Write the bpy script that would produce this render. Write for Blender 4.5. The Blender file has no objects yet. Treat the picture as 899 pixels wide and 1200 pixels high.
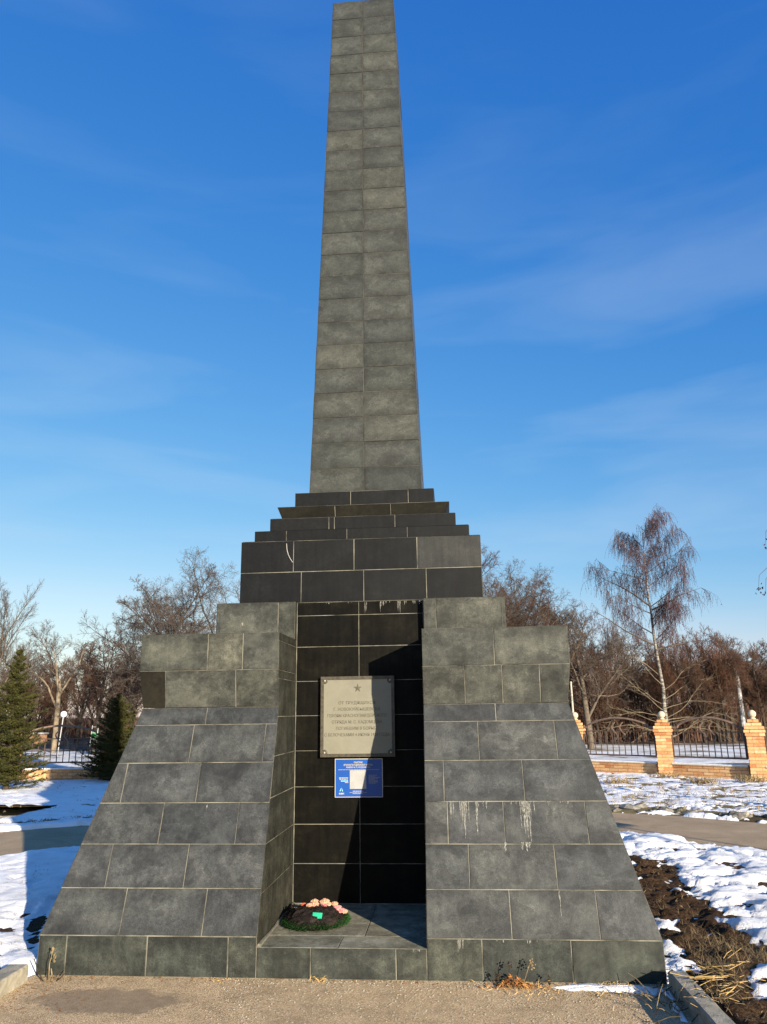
import bpy, math, random
import numpy as np
from mathutils import Vector, Matrix

SC = bpy.context.scene
COL = SC.collection
R = math.radians

# ------------------------------------------------------------------ camera
CAM = np.array([0.7418, -5.2622, 1.6]); YAW, PIT, ROL, FPX = 0.082687, 0.258508, -0.013851, 890.38
def cam_axes():
    fw = np.array([-math.sin(YAW)*math.cos(PIT), math.cos(YAW)*math.cos(PIT), math.sin(PIT)])
    rt = np.array([math.cos(YAW), math.sin(YAW), 0.0]); up = np.cross(rt, fw)
    return fw, math.cos(ROL)*rt + math.sin(ROL)*up, -math.sin(ROL)*rt + math.cos(ROL)*up
FW, RT, UP = cam_axes()
cam_d = bpy.data.cameras.new('camera'); cam = bpy.data.objects.new('camera', cam_d); COL.objects.link(cam)
cam.matrix_world = Matrix(((RT[0], UP[0], -FW[0], CAM[0]), (RT[1], UP[1], -FW[1], CAM[1]),
                           (RT[2], UP[2], -FW[2], CAM[2]), (0, 0, 0, 1)))
cam_d.sensor_fit = 'VERTICAL'; cam_d.sensor_height = 36; cam_d.lens = FPX/1200*36
cam_d.clip_start = 0.05; cam_d.clip_end = 3000
SC.camera = cam
SC.view_settings.view_transform = 'Standard'; SC.view_settings.look = 'None'
SC.view_settings.gamma = 1; SC.view_settings.exposure = 1.15
SC.view_settings.use_curve_mapping = False

# ------------------------------------------------------------------ sky and sun
SUN = Vector((math.sin(R(35.3))*.9707, -math.cos(R(35.3))*.9707, 0.2404)).normalized()
SUN_EL = math.asin(SUN.z); SUN_ROT = math.atan2(SUN.x, SUN.y)
W = bpy.data.worlds.new('World'); SC.world = W; W.use_nodes = True
nt = W.node_tree; bg = nt.nodes['Background']
sky = nt.nodes.new('ShaderNodeTexSky'); sky.sky_type = 'NISHITA'; sky.sun_disc = False
sky.sun_elevation = SUN_EL; sky.sun_rotation = SUN_ROT; sky.altitude = 100
sky.air_density = 1.0; sky.dust_density = 0.3; sky.ozone_density = 2.0
# deeper blue overhead than the plain model gives (clear dry winter air): per channel tone curve on the whole sky
def mth(op, a, b=None):
    m = nt.nodes.new('ShaderNodeMath'); m.operation = op
    for k, x in ((0, a), (1, b)):
        if x is None: continue
        if isinstance(x, (int, float)): m.inputs[k].default_value = x
        else: nt.links.new(x, m.inputs[k])
    return m.outputs[0]
sep = nt.nodes.new('ShaderNodeSeparateColor'); nt.links.new(sky.outputs[0], sep.inputs[0])
comb = nt.nodes.new('ShaderNodeCombineColor')
KS, ST = 0.1098, 0.10
for i, (g, a_) in enumerate(((1.60, 2.22), (0.90, 1.20), (0.40, 1.09))):
    x = mth('MULTIPLY', sep.outputs[i], KS)
    f = mth('POWER', mth('MAXIMUM', mth('MINIMUM', x, (0.42, 1.0, 1.0)[i]), 0.02), g-1)
    nt.links.new(mth('MULTIPLY', mth('MULTIPLY', x, f), a_/(ST*2**1.15)), comb.inputs[i])
# thin cirrus streaks
tc = nt.nodes.new('ShaderNodeTexCoord')
mp = nt.nodes.new('ShaderNodeMapping'); mp.inputs['Scale'].default_value = (1.6, 1.6, 8.0); mp.inputs['Rotation'].default_value = (0.10, -0.10, 0.3); mp.inputs['Location'].default_value = (1.3, 0.4, 0.2)
nz = nt.nodes.new('ShaderNodeTexNoise'); nz.inputs['Scale'].default_value = 1.5; nz.inputs['Detail'].default_value = 5; nz.inputs['Roughness'].default_value = 0.5
nz.inputs['Distortion'].default_value = 0.3
rp = nt.nodes.new('ShaderNodeValToRGB'); rp.color_ramp.elements[0].position = 0.5; rp.color_ramp.elements[1].position = 0.8
mx = nt.nodes.new('ShaderNodeMix'); mx.data_type = 'RGBA'
mul = nt.nodes.new('ShaderNodeMath'); mul.operation = 'MULTIPLY'; mul.inputs[1].default_value = 0.25
nt.links.new(tc.outputs['Generated'], mp.inputs['Vector']); nt.links.new(mp.outputs[0], nz.inputs['Vector'])
nt.links.new(nz.outputs['Fac'], rp.inputs[0]); nt.links.new(rp.outputs['Color'], mul.inputs[0])
spz = nt.nodes.new('ShaderNodeSeparateXYZ'); nt.links.new(tc.outputs['Generated'], spz.inputs[0])
el = nt.nodes.new('ShaderNodeValToRGB'); ce = el.color_ramp.elements; ce.new(0.5)
for e_, (q_, v_) in zip(ce, ((0.05, 1.3), (0.36, 1.0), (0.62, 0.30))): e_.position = q_; e_.color = (v_, v_, v_, 1)
nt.links.new(spz.outputs[2], el.inputs[0]); nt.links.new(mth('MULTIPLY', mul.outputs[0], el.outputs['Color']), mx.inputs['Factor']); nt.links.new(comb.outputs[0], mx.inputs['A'])
mx.inputs['B'].default_value = (2.7, 3.4, 4.1, 1)
nt.links.new(mx.outputs['Result'], bg.inputs['Color']); bg.inputs['Strength'].default_value = ST
sl = bpy.data.lights.new('sun', 'SUN'); sl.energy = 5.0; sl.angle = R(0.5); sl.color = (1.0, 0.885, 0.71)
so = bpy.data.objects.new('sun', sl); COL.objects.link(so); so.rotation_euler = SUN.to_track_quat('Z', 'Y').to_euler()
so.location = (20, -30, 12)

# ------------------------------------------------------------------ helpers
def tag(o, label=None, cat=None, group=None, kind=None):
    if label: o['label'] = label
    if cat: o['category'] = cat
    if group: o['group'] = group
    if kind: o['kind'] = kind
    return o
def empty(name, loc, label, cat, group=None, rz=0):
    o = bpy.data.objects.new(name, None); COL.objects.link(o); o.location = loc; o.rotation_euler.z = rz
    o.empty_display_size = 0.2
    return tag(o, label, cat, group)
def link_mesh(name, me, parent=None, mat=None, loc=None, rot=None):
    o = bpy.data.objects.new(name, me); COL.objects.link(o)
    if parent: o.parent = parent
    if mat and len(me.materials) == 0: me.materials.append(mat)
    if loc is not None: o.location = loc
    if rot is not None: o.rotation_euler = rot
    return o
class MB:
    """collects polygons for one mesh"""
    def __init__(s): s.v = []; s.f = []
    def poly(s, pts):
        i = len(s.v); s.v += [tuple(p) for p in pts]; s.f.append(tuple(range(i, i+len(pts))))
    def add(s, vs, fs):
        i = len(s.v); s.v += [tuple(p) for p in vs]; s.f += [tuple(i+a for a in f) for f in fs]
    def box(s, c, d, rz=0, m=None):
        x, y, z = d[0]/2, d[1]/2, d[2]/2
        vs = [Vector((sx*x, sy*y, sz*z)) for sz in (-1, 1) for sx, sy in ((-1, -1), (1, -1), (1, 1), (-1, 1))]
        if m is None: m = Matrix.Rotation(rz, 3, 'Z')
        vs = [m @ v + Vector(c) for v in vs]
        s.add(vs, [(3, 2, 1, 0), (4, 5, 6, 7), (0, 1, 5, 4), (1, 2, 6, 5), (2, 3, 7, 6), (3, 0, 4, 7)])
    def tube(s, pts, rad, n=6, cap=True):
        pts = [Vector(p) for p in pts]; rings = []
        base = len(s.v)
        for i, p in enumerate(pts):
            t = (pts[min(i+1, len(pts)-1)] - pts[max(i-1, 0)])
            if t.length < 1e-9: t = Vector((0, 0, 1))
            t.normalize(); a = t.orthogonal().normalized() if i == 0 else (pa - t*pa.dot(t))
            if a.length < 1e-6: a = t.orthogonal()
            a.normalize(); pa = a; b = t.cross(a); r = rad[i] if hasattr(rad, '__len__') else rad
            for k in range(n):
                an = 2*math.pi*k/n; s.v.append(tuple(p + (a*math.cos(an) + b*math.sin(an))*r))
        for i in range(len(pts)-1):
            for k in range(n):
                k2 = (k+1) % n; o = base+i*n
                s.f.append((o+k, o+k2, o+n+k2, o+n+k))
        if cap:
            s.f.append(tuple(base+n-1-k for k in range(n))); e = base+(len(pts)-1)*n; s.f.append(tuple(e+k for k in range(n)))
    def ball(s, c, r, nu=12, nv=8, sc=(1, 1, 1)):
        i = len(s.v)
        for a in range(nv+1):
            th = math.pi*a/nv
            for b in range(nu):
                ph = 2*math.pi*b/nu
                s.v.append((c[0]+r*sc[0]*math.sin(th)*math.cos(ph), c[1]+r*sc[1]*math.sin(th)*math.sin(ph), c[2]-r*sc[2]*math.cos(th)))
        for a in range(nv):
            for b in range(nu):
                b2 = (b+1) % nu; s.f.append((i+a*nu+b, i+a*nu+b2, i+(a+1)*nu+b2, i+(a+1)*nu+b))
    def mesh(s, name='m', mat=None, smooth=False):
        me = bpy.data.meshes.new(name); me.from_pydata(s.v, [], s.f); me.update()
        if mat: me.materials.append(mat)
        if smooth: me.polygons.foreach_set('use_smooth', [True]*len(me.polygons))
        return me
    def build(s, name, mat, parent=None, loc=None, smooth=False, rot=None):
        return link_mesh(name, s.mesh(name, mat, smooth), parent, None, loc, rot)

# ------------------------------------------------------------------ materials
def mat_new(name, rough=0.8, spec=0.3):
    m = bpy.data.materials.new(name); m.use_nodes = True
    b = m.node_tree.nodes['Principled BSDF']; b.inputs['Roughness'].default_value = rough
    b.inputs['Specular IOR Level'].default_value = spec
    return m, m.node_tree, b
def N(nt, t, **kw):
    n = nt.nodes.new(t)
    for k, v in kw.items():
        if k in n.inputs.keys() if hasattr(n.inputs, 'keys') else False: n.inputs[k].default_value = v
        else: setattr(n, k, v)
    return n
def ramp(nt, src, stops):
    r = nt.nodes.new('ShaderNodeValToRGB'); e = r.color_ramp.elements
    while len(e) < len(stops): e.new(0.5)
    for i, (p, c) in enumerate(stops):
        e[i].position = p; e[i].color = (*c, 1) if hasattr(c, '__len__') else (c, c, c, 1)
    nt.links.new(src, r.inputs[0]); return r.outputs['Color']
def mixc(nt, fac, a, b, mode='MIX'):
    m = nt.nodes.new('ShaderNodeMix'); m.data_type = 'RGBA'; m.blend_type = mode
    for s, i in ((fac, 'Factor'), (a, 'A'), (b, 'B')):
        if isinstance(s, (int, float)): m.inputs[i].default_value = s
        elif isinstance(s, (tuple, list)): m.inputs[i].default_value = (*s, 1)
        else: nt.links.new(s, m.inputs[i])
    return m.outputs['Result']
def noise(nt, vec, scale, detail=4, rough=0.55, dist=0.0):
    n = nt.nodes.new('ShaderNodeTexNoise'); n.inputs['Scale'].default_value = scale; n.inputs['Detail'].default_value = detail
    n.inputs['Roughness'].default_value = rough; n.inputs['Distortion'].default_value = dist
    if vec is not None: nt.links.new(vec, n.inputs['Vector'])
    return n.outputs['Fac']
def mapping(nt, vec, sc=(1, 1, 1), loc=(0, 0, 0)):
    m = nt.nodes.new('ShaderNodeMapping'); m.inputs['Scale'].default_value = sc; m.inputs['Location'].default_value = loc
    nt.links.new(vec, m.inputs['Vector']); return m.outputs[0]
def geo_pos(nt): return nt.nodes.new('ShaderNodeNewGeometry').outputs['Position']
def rnd_pos(nt):
    """world position shifted by a per object random vector, so that no two slabs share their stains"""
    g = geo_pos(nt); oi = nt.nodes.new('ShaderNodeObjectInfo')
    v = nt.nodes.new('ShaderNodeVectorMath'); v.operation = 'SCALE'; v.inputs[0].default_value = (37.0, 11.0, 23.0)
    nt.links.new(oi.outputs['Random'], v.inputs['Scale'])
    a = nt.nodes.new('ShaderNodeVectorMath'); a.operation = 'ADD'
    nt.links.new(g, a.inputs[0]); nt.links.new(v.outputs[0], a.inputs[1]); return a.outputs[0], oi.outputs['Random']
def bump(nt, b, h, strength, dist=0.01):
    bp = nt.nodes.new('ShaderNodeBump'); bp.inputs['Strength'].default_value = strength; bp.inputs['Distance'].default_value = dist
    nt.links.new(h, bp.inputs['Height']); nt.links.new(bp.outputs[0], b.inputs['Normal'])

def granite(name, dark, mid, light, rough, spec, contrast=1.0, streak=0.35, speck=0.5, k=1.0, edge=0.5, pale=0.35, tidew=0.55):
    """dark crystalline stone; stains gather along the slab's own edges (uv maps hold the distance to them in metres)"""
    dark, mid, light = [tuple(x*k for x in c) for c in (dark, mid, light)]
    m, nt, b = mat_new(name, rough, spec)
    p, rnd = rnd_pos(nt)
    big = noise(nt, mapping(nt, p, (1, 1, 1.3)), 3.8, 9, 0.72, 0.15)
    w = 0.105/contrast
    c = ramp(nt, big, [(0.5-w*1.5, dark), (0.5, mid), (0.5+w*1.5, light)])
    fine = noise(nt, p, 190, 2, 0.7)
    c = mixc(nt, speck, c, ramp(nt, fine, [(0.35, 0.5), (0.5, 1.0), (0.66, 1.9)]), 'MULTIPLY')
    med = noise(nt, p, 42, 5, 0.78, 0.4)
    c = mixc(nt, 0.75, c, ramp(nt, med, [(0.3, 0.68), (0.7, 1.34)]), 'MULTIPLY')
    st = noise(nt, mapping(nt, p, (30, 30, 1.6)), 1.0, 5, 0.65)
    c = mixc(nt, streak, c, ramp(nt, st, [(0.35, 0.62), (0.62, 1.25)]), 'MULTIPLY')
    # damp edges: noisy band along the joints, mostly top and bottom
    def mn(a, b_, op='MINIMUM'):
        q = nt.nodes.new('ShaderNodeMath'); q.operation = op
        for kk, x in ((0, a), (1, b_)):
            if isinstance(x, (int, float)): q.inputs[kk].default_value = x
            else: nt.links.new(x, q.inputs[kk])
        return q.outputs[0]
    ds = []
    for nm in ('edge_u', 'edge_v'):
        uv = nt.nodes.new('ShaderNodeUVMap'); uv.uv_map = nm; sx = nt.nodes.new('ShaderNodeSeparateXYZ'); nt.links.new(uv.outputs[0], sx.inputs[0])
        ds.append(mn(sx.outputs[0], sx.outputs[1]))
    dd = mn(mn(ds[0], 1.6, 'MULTIPLY'), ds[1])
    wob = noise(nt, p, 7.5, 5, 0.7, 0.5)
    de = mn(dd, mn(mn(wob, -0.5, 'ADD'), 0.26, 'MULTIPLY'), 'SUBTRACT')
    c = mixc(nt, edge, c, ramp(nt, de, [(0.0, 0.50), (0.045, 0.80), (0.10, 1.12)]), 'MULTIPLY')
    # tide marks: darker inside, pale mineral rim
    tide = noise(nt, mapping(nt, p, (1, 1, 1.5)), 3.1, 7, 0.66, 0.25)
    c = mixc(nt, tidew, c, ramp(nt, tide, [(0.36, 0.66), (0.455, 0.74), (0.48, 1.28), (0.53, 1.0)]), 'MULTIPLY')
    # pale haze of lime left in the middle of some slabs
    hz_ = ramp(nt, noise(nt, p, 4.2, 6, 0.7, 1.0), [(0.52, 0.0), (0.66, 1.0)])
    c = mixc(nt, mn(hz_, pale, 'MULTIPLY'), c, tuple(x*1.35 for x in light))
    tone = ramp(nt, rnd, [(0.0, (0.74, 0.77, 0.80)), (0.35, (1.0, 1.0, 1.0)), (0.6, (0.90, 0.92, 0.90)), (1.0, (1.24, 1.21, 1.13))])
    c = mixc(nt, 1.0, c, tone, 'MULTIPLY')
    nt.links.new(c, b.inputs['Base Color'])
    ro = nt.nodes.new('ShaderNodeMapRange'); ro.inputs['To Min'].default_value = rough-0.08; ro.inputs['To Max'].default_value = min(1, rough+0.18)
    nt.links.new(med, ro.inputs['Value']); nt.links.new(ro.outputs[0], b.inputs['Roughness'])
    bump(nt, b, fine, 0.3 if rough > .2 else 0.03, 0.002)
    return m
M = {}
M['granite_face'] = granite('granite_face', (0.044, 0.046, 0.037), (0.108, 0.111, 0.090), (0.190, 0.190, 0.148), 0.66, 0.28, 1.05, 0.3, k=.44, tidew=.7)
M['granite_slope'] = granite('granite_slope', (0.045, 0.048, 0.050), (0.087, 0.092, 0.091), (0.142, 0.148, 0.140), 0.62, 0.30, 1.05, 0.45, k=.43, edge=.45, tidew=.75)
M['granite_plinth'] = granite('granite_plinth', (0.032, 0.036, 0.030), (0.068, 0.075, 0.062), (0.125, 0.136, 0.108), 0.62, 0.28, 1.0, 0.5, k=.46)
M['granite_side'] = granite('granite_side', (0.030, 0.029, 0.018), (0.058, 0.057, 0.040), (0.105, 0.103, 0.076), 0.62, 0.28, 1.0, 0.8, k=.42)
M['granite_obelisk'] = granite('granite_obelisk', (0.048, 0.052, 0.046), (0.082, 0.087, 0.076), (0.120, 0.126, 0.109), 0.7, 0.25, 0.75, 0.1, k=.46, edge=.65, pale=.08, tidew=.55)
M['granite_dark'] = granite('granite_dark', (0.012, 0.013, 0.0135), (0.020, 0.0215, 0.022), (0.030, 0.032, 0.031), 0.52, 0.16, 0.8, 0.6, 0.3, k=.26, edge=.25, pale=.06, tidew=.2)
M['granite_grey'] = granite('granite_grey', (0.035, 0.036, 0.035), (0.052, 0.053, 0.051), (0.07, 0.07, 0.066), 0.6, 0.25, 0.7, 0.5, 0.3, k=.44, edge=.2, pale=.1, tidew=.2)
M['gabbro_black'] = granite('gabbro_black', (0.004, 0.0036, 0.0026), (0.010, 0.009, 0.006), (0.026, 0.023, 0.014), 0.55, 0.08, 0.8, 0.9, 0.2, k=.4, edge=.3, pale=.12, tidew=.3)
M['granite_obelisk_side'] = granite('granite_obelisk_side', (0.052, 0.054, 0.044), (0.088, 0.090, 0.073), (0.128, 0.130, 0.104), 0.42, 0.6, 0.75, 0.1, k=.6, edge=.8, pale=.08, tidew=.35)
M['granite_brown_shaded'] = granite('granite_brown_shaded', (0.012, 0.010, 0.005), (0.020, 0.017, 0.009), (0.034, 0.029, 0.016), 0.6, 0.2, 0.8, 0.5, 0.3, k=.5, edge=.2, pale=.06)  # brown stone, darkened: shade of the downward-facing courses is put into the colour
M['granite_floor'] = granite('granite_floor', (0.12, 0.11, 0.075), (0.21, 0.195, 0.14), (0.33, 0.31, 0.235), 0.8, 0.15, 1.0, 0.0, 0.4, k=1.0, edge=.3, pale=.3)

def simple(name, c1, c2, scale=8, rough=0.8, spec=0.3, b_str=0.0, b_scale=60, detail=5, rnd=0.0, metallic=0):
    m, nt, b = mat_new(name, rough, spec); b.inputs['Metallic'].default_value = metallic
    if rnd: p, rn = rnd_pos(nt)
    else: p = geo_pos(nt)
    c = ramp(nt, noise(nt, p, scale, detail, 0.6, 0.3), [(0.32, c1), (0.68, c2)])
    if rnd: c = mixc(nt, 1.0, c, ramp(nt, rn, [(0, 1-rnd), (1, 1+rnd)]), 'MULTIPLY')
    nt.links.new(c, b.inputs['Base Color'])
    if b_str: bump(nt, b, noise(nt, p, b_scale, 4, 0.6), b_str, 0.01)
    return m
M['mortar'] = simple('mortar', (0.040, 0.039, 0.031), (0.25, 0.235, 0.185), 4.5, 0.95, 0.1, 0.4, 120)
M['mortar_dim'] = simple('mortar_dim', (0.025, 0.024, 0.019), (0.095, 0.086, 0.065), 4, 0.95, 0.1, 0.3, 120)
M['lime'] = simple('lime', (0.26, 0.25, 0.21), (0.55, 0.53, 0.45), 40, 0.95, 0.1, 0.3, 160)
def m_lime():
    m, nt, b = mat_new('lime_run', 0.95, 0.1); p = geo_pos(nt)
    c = ramp(nt, noise(nt, p, 40, 4, 0.7), [(0.3, (0.15, 0.148, 0.13)), (0.7, (0.40, 0.39, 0.34))]); nt.links.new(c, b.inputs['Base Color'])
    al = ramp(nt, noise(nt, mapping(nt, p, (140, 140, 14)), 1.0, 4, 0.7), [(0.38, 0.05), (0.62, 0.85)]); nt.links.new(al, b.inputs['Alpha']); return m
M['lime'] = m_lime()
M['crack'] = simple('crack', (0.25, 0.24, 0.2), (0.35, 0.33, 0.3), 30, 0.9, 0.1)
M['kerb'] = simple('kerb', (0.20, 0.18, 0.135), (0.40, 0.36, 0.27), 14, 0.9, 0.2, 0.5, 130)
M['brick'] = simple('brick', (0.42, 0.17, 0.055), (0.60, 0.29, 0.10), 12, 0.85, 0.2, 0.3, 70, rnd=0.28)
def m_brick():
    m, nt, b = mat_new('brick_varied', 0.88, 0.15); p, rn = rnd_pos(nt)
    c = ramp(nt, rn, [(0.0, (0.38, 0.14, 0.05)), (0.15, (0.50, 0.24, 0.10)), (0.6, (0.60, 0.34, 0.15)), (1.0, (0.64, 0.41, 0.21))])
    c = mixc(nt, 0.8, c, ramp(nt, noise(nt, p, 16, 5, 0.7), [(0.3, 0.66), (0.7, 1.22)]), 'MULTIPLY')
    sx = nt.nodes.new('ShaderNodeSeparateXYZ'); nt.links.new(geo_pos(nt), sx.inputs[0])
    salt = ramp(nt, noise(nt, geo_pos(nt), 5, 5, 0.7), [(0.56, 0.0), (0.72, 0.5)]); c = mixc(nt, salt, c, (0.62, 0.50, 0.36))
    nt.links.new(c, b.inputs['Base Color']); bump(nt, b, noise(nt, p, 70, 4, 0.7), 0.4, 0.006); return m
M['brick'] = m_brick()
M['brick_mortar'] = simple('brick_mortar', (0.20, 0.13, 0.08), (0.34, 0.25, 0.16), 20, 0.95, 0.1)
M['finial'] = simple('finial', (0.42, 0.34, 0.22), (0.60, 0.50, 0.35), 15, 0.85, 0.2)
M['iron'] = simple('iron', (0.05, 0.032, 0.024), (0.10, 0.065, 0.048), 12, 0.6, 0.4)
M['iron_rust_lit'] = simple('iron_rust_lit', (0.13, 0.085, 0.06), (0.22, 0.15, 0.11), 12, 0.7, 0.3)  # rusty iron of arch and scroll, lightened: sunlight is put into the colour
M['iron_black'] = simple('iron_black', (0.012, 0.012, 0.014), (0.025, 0.025, 0.028), 12, 0.5, 0.4)
M['bark'] = simple('bark', (0.06, 0.048, 0.036), (0.15, 0.12, 0.09), 9, 0.9, 0.15, 0.5, 30)
M['bark_dark'] = simple('bark_dark', (0.025, 0.019, 0.015), (0.065, 0.05, 0.038), 9, 0.9, 0.15, 0.4, 30)
M['bark_pale'] = simple('bark_pale', (0.13, 0.10, 0.065), (0.25, 0.20, 0.135), 5, 0.9, 0.15, 0.4, 30)
M['twig_grey'] = simple('twig_grey', (0.060, 0.048, 0.040), (0.125, 0.098, 0.078), 3, 0.9, 0.1)
M['twig_brown'] = simple('twig_brown', (0.055, 0.030, 0.020), (0.12, 0.068, 0.045), 0.6, 0.9, 0.1)
M['twig_red'] = simple('twig_red', (0.070, 0.034, 0.020), (0.14, 0.070, 0.042), 0.8, 0.9, 0.1)
M['twig_violet'] = simple('twig_violet', (0.030, 0.018, 0.022), (0.075, 0.045, 0.045), 2, 0.9, 0.1)
M['needles'] = simple('needles', (0.018, 0.022, 0.005), (0.070, 0.066, 0.014), 9, 0.7, 0.2)
M['straw'] = simple('straw', (0.36, 0.22, 0.075), (0.62, 0.43, 0.17), 18, 0.85, 0.15)
M['straw_dull'] = simple('straw_dull', (0.12, 0.085, 0.045), (0.34, 0.25, 0.13), 18, 0.9, 0.1)
M['dead_leaf'] = simple('dead_leaf', (0.16, 0.06, 0.02), (0.48, 0.20, 0.055), 30, 0.8, 0.2)
M['weed_dark'] = simple('weed_dark', (0.02, 0.015, 0.01), (0.06, 0.04, 0.025), 30, 0.9, 0.1)
M['steel_grey'] = simple('steel_grey', (0.28, 0.28, 0.28), (0.42, 0.42, 0.42), 6, 0.6, 0.3)
M['pale_paint'] = simple('pale_paint', (0.34, 0.31, 0.25), (0.46, 0.43, 0.36), 6, 0.6, 0.3)
M['lamp_white'] = simple('lamp_white', (0.75, 0.72, 0.66), (0.82, 0.80, 0.75), 6, 0.4, 0.4)
M['green_paint'] = simple('green_paint', (0.03, 0.22, 0.07), (0.06, 0.32, 0.10), 6, 0.6, 0.3)
M['plate'] = simple('plate', (0.155, 0.147, 0.108), (0.195, 0.185, 0.14), 4, 0.55, 0.35, 0.05, 60)
M['plate_frame'] = simple('plate_frame', (0.03, 0.026, 0.017), (0.07, 0.06, 0.04), 40, 0.55, 0.4)
M['plate_letter'] = simple('plate_letter', (0.082, 0.075, 0.054), (0.105, 0.097, 0.072), 30, 0.7, 0.2)
M['sign_blue'] = simple('sign_blue', (0.003, 0.05, 0.25), (0.004, 0.065, 0.30), 3, 0.45, 0.4)
M['sign_white'] = simple('sign_white', (0.27, 0.27, 0.265), (0.34, 0.34, 0.33), 10, 0.6, 0.3)
M['sign_cyan'] = simple('sign_cyan', (0.25, 0.62, 0.85), (0.30, 0.70, 0.90), 10, 0.6, 0.3)
M['turf'] = simple('turf', (0.006, 0.032, 0.006), (0.018, 0.075, 0.012), 60, 0.7, 0.2)
M['wreath_dark'] = simple('wreath_dark', (0.004, 0.003, 0.003), (0.028, 0.020, 0.015), 60, 0.8, 0.2)
M['petal_cream'] = simple('petal_cream', (0.55, 0.25, 0.15), (0.68, 0.44, 0.28), 40, 0.7, 0.2)
M['petal_pink'] = simple('petal_pink', (0.55, 0.15, 0.16), (0.70, 0.32, 0.27), 40, 0.7, 0.2)
M['petal_red'] = simple('petal_red', (0.70, 0.08, 0.04), (0.80, 0.18, 0.08), 40, 0.7, 0.2)
M['tag_green'] = simple('tag_green', (0.01, 0.30, 0.16), (0.015, 0.38, 0.21), 20, 0.5, 0.4)
M['wall_far'] = simple('wall_far', (0.50, 0.26, 0.14), (0.58, 0.32, 0.18), 2, 0.9, 0.1)
M['roof_far'] = simple('roof_far', (0.45, 0.44, 0.42), (0.6, 0.58, 0.55), 2, 0.9, 0.1)
M['rubble'] = simple('rubble', (0.10, 0.092, 0.075), (0.28, 0.255, 0.21), 9, 0.95, 0.1, 0.6, 60, rnd=0.25)
M['board'] = simple('board', (0.3, 0.3, 0.3), (0.4, 0.4, 0.4), 4, 0.6, 0.3)

def m_snow():
    m, nt, b = mat_new('snow', 0.65, 0.25); p = geo_pos(nt)
    c = ramp(nt, noise(nt, p, 5, 6, 0.65), [(0.30, (0.74, 0.71, 0.66)), (0.5, (0.86, 0.85, 0.83)), (0.7, (0.92, 0.91, 0.89))])
    dirt = ramp(nt, noise(nt, p, 55, 3, 0.7), [(0.66, 0.0), (0.76, 1.0)])
    fm = nt.nodes.new('ShaderNodeMath'); fm.operation = 'MULTIPLY'; fm.inputs[1].default_value = 0.35; nt.links.new(dirt, fm.inputs[0])
    c = mixc(nt, fm.outputs[0], c, (0.35, 0.27, 0.18)); nt.links.new(c, b.inputs['Base Color'])
    bump(nt, b, noise(nt, p, 45, 6, 0.75), 0.9, 0.014); return m
M['snow'] = m_snow()
def m_soil():
    m, nt, b = mat_new('soil', 0.95, 0.1); p = geo_pos(nt)
    c = ramp(nt, noise(nt, p, 48, 7, 0.78, 0.6), [(0.34, (0.012, 0.007, 0.004)), (0.48, (0.045, 0.025, 0.013)), (0.60, (0.10, 0.058, 0.028)), (0.72, (0.26, 0.165, 0.08))])
    c2 = ramp(nt, noise(nt, p, 30, 5, 0.7), [(0.3, (0.09, 0.075, 0.035)), (0.7, (0.27, 0.22, 0.115))])
    sx = nt.nodes.new('ShaderNodeSeparateXYZ'); nt.links.new(p, sx.inputs[0])
    far = ramp(nt, sx.outputs['Y'], [(0.0, 0.0), (1.0, 1.0)])
    mr = nt.nodes.new('ShaderNodeMapRange'); mr.inputs['From Min'].default_value = 6.6; mr.inputs['From Max'].default_value = 8.0
    nt.links.new(sx.outputs['Y'], mr.inputs['Value'])
    c = mixc(nt, mr.outputs[0], c, c2); nt.links.new(c, b.inputs['Base Color'])
    bump(nt, b, noise(nt, p, 80, 5, 0.75), 0.9, 0.02); return m
M['soil'] = m_soil()
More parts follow.
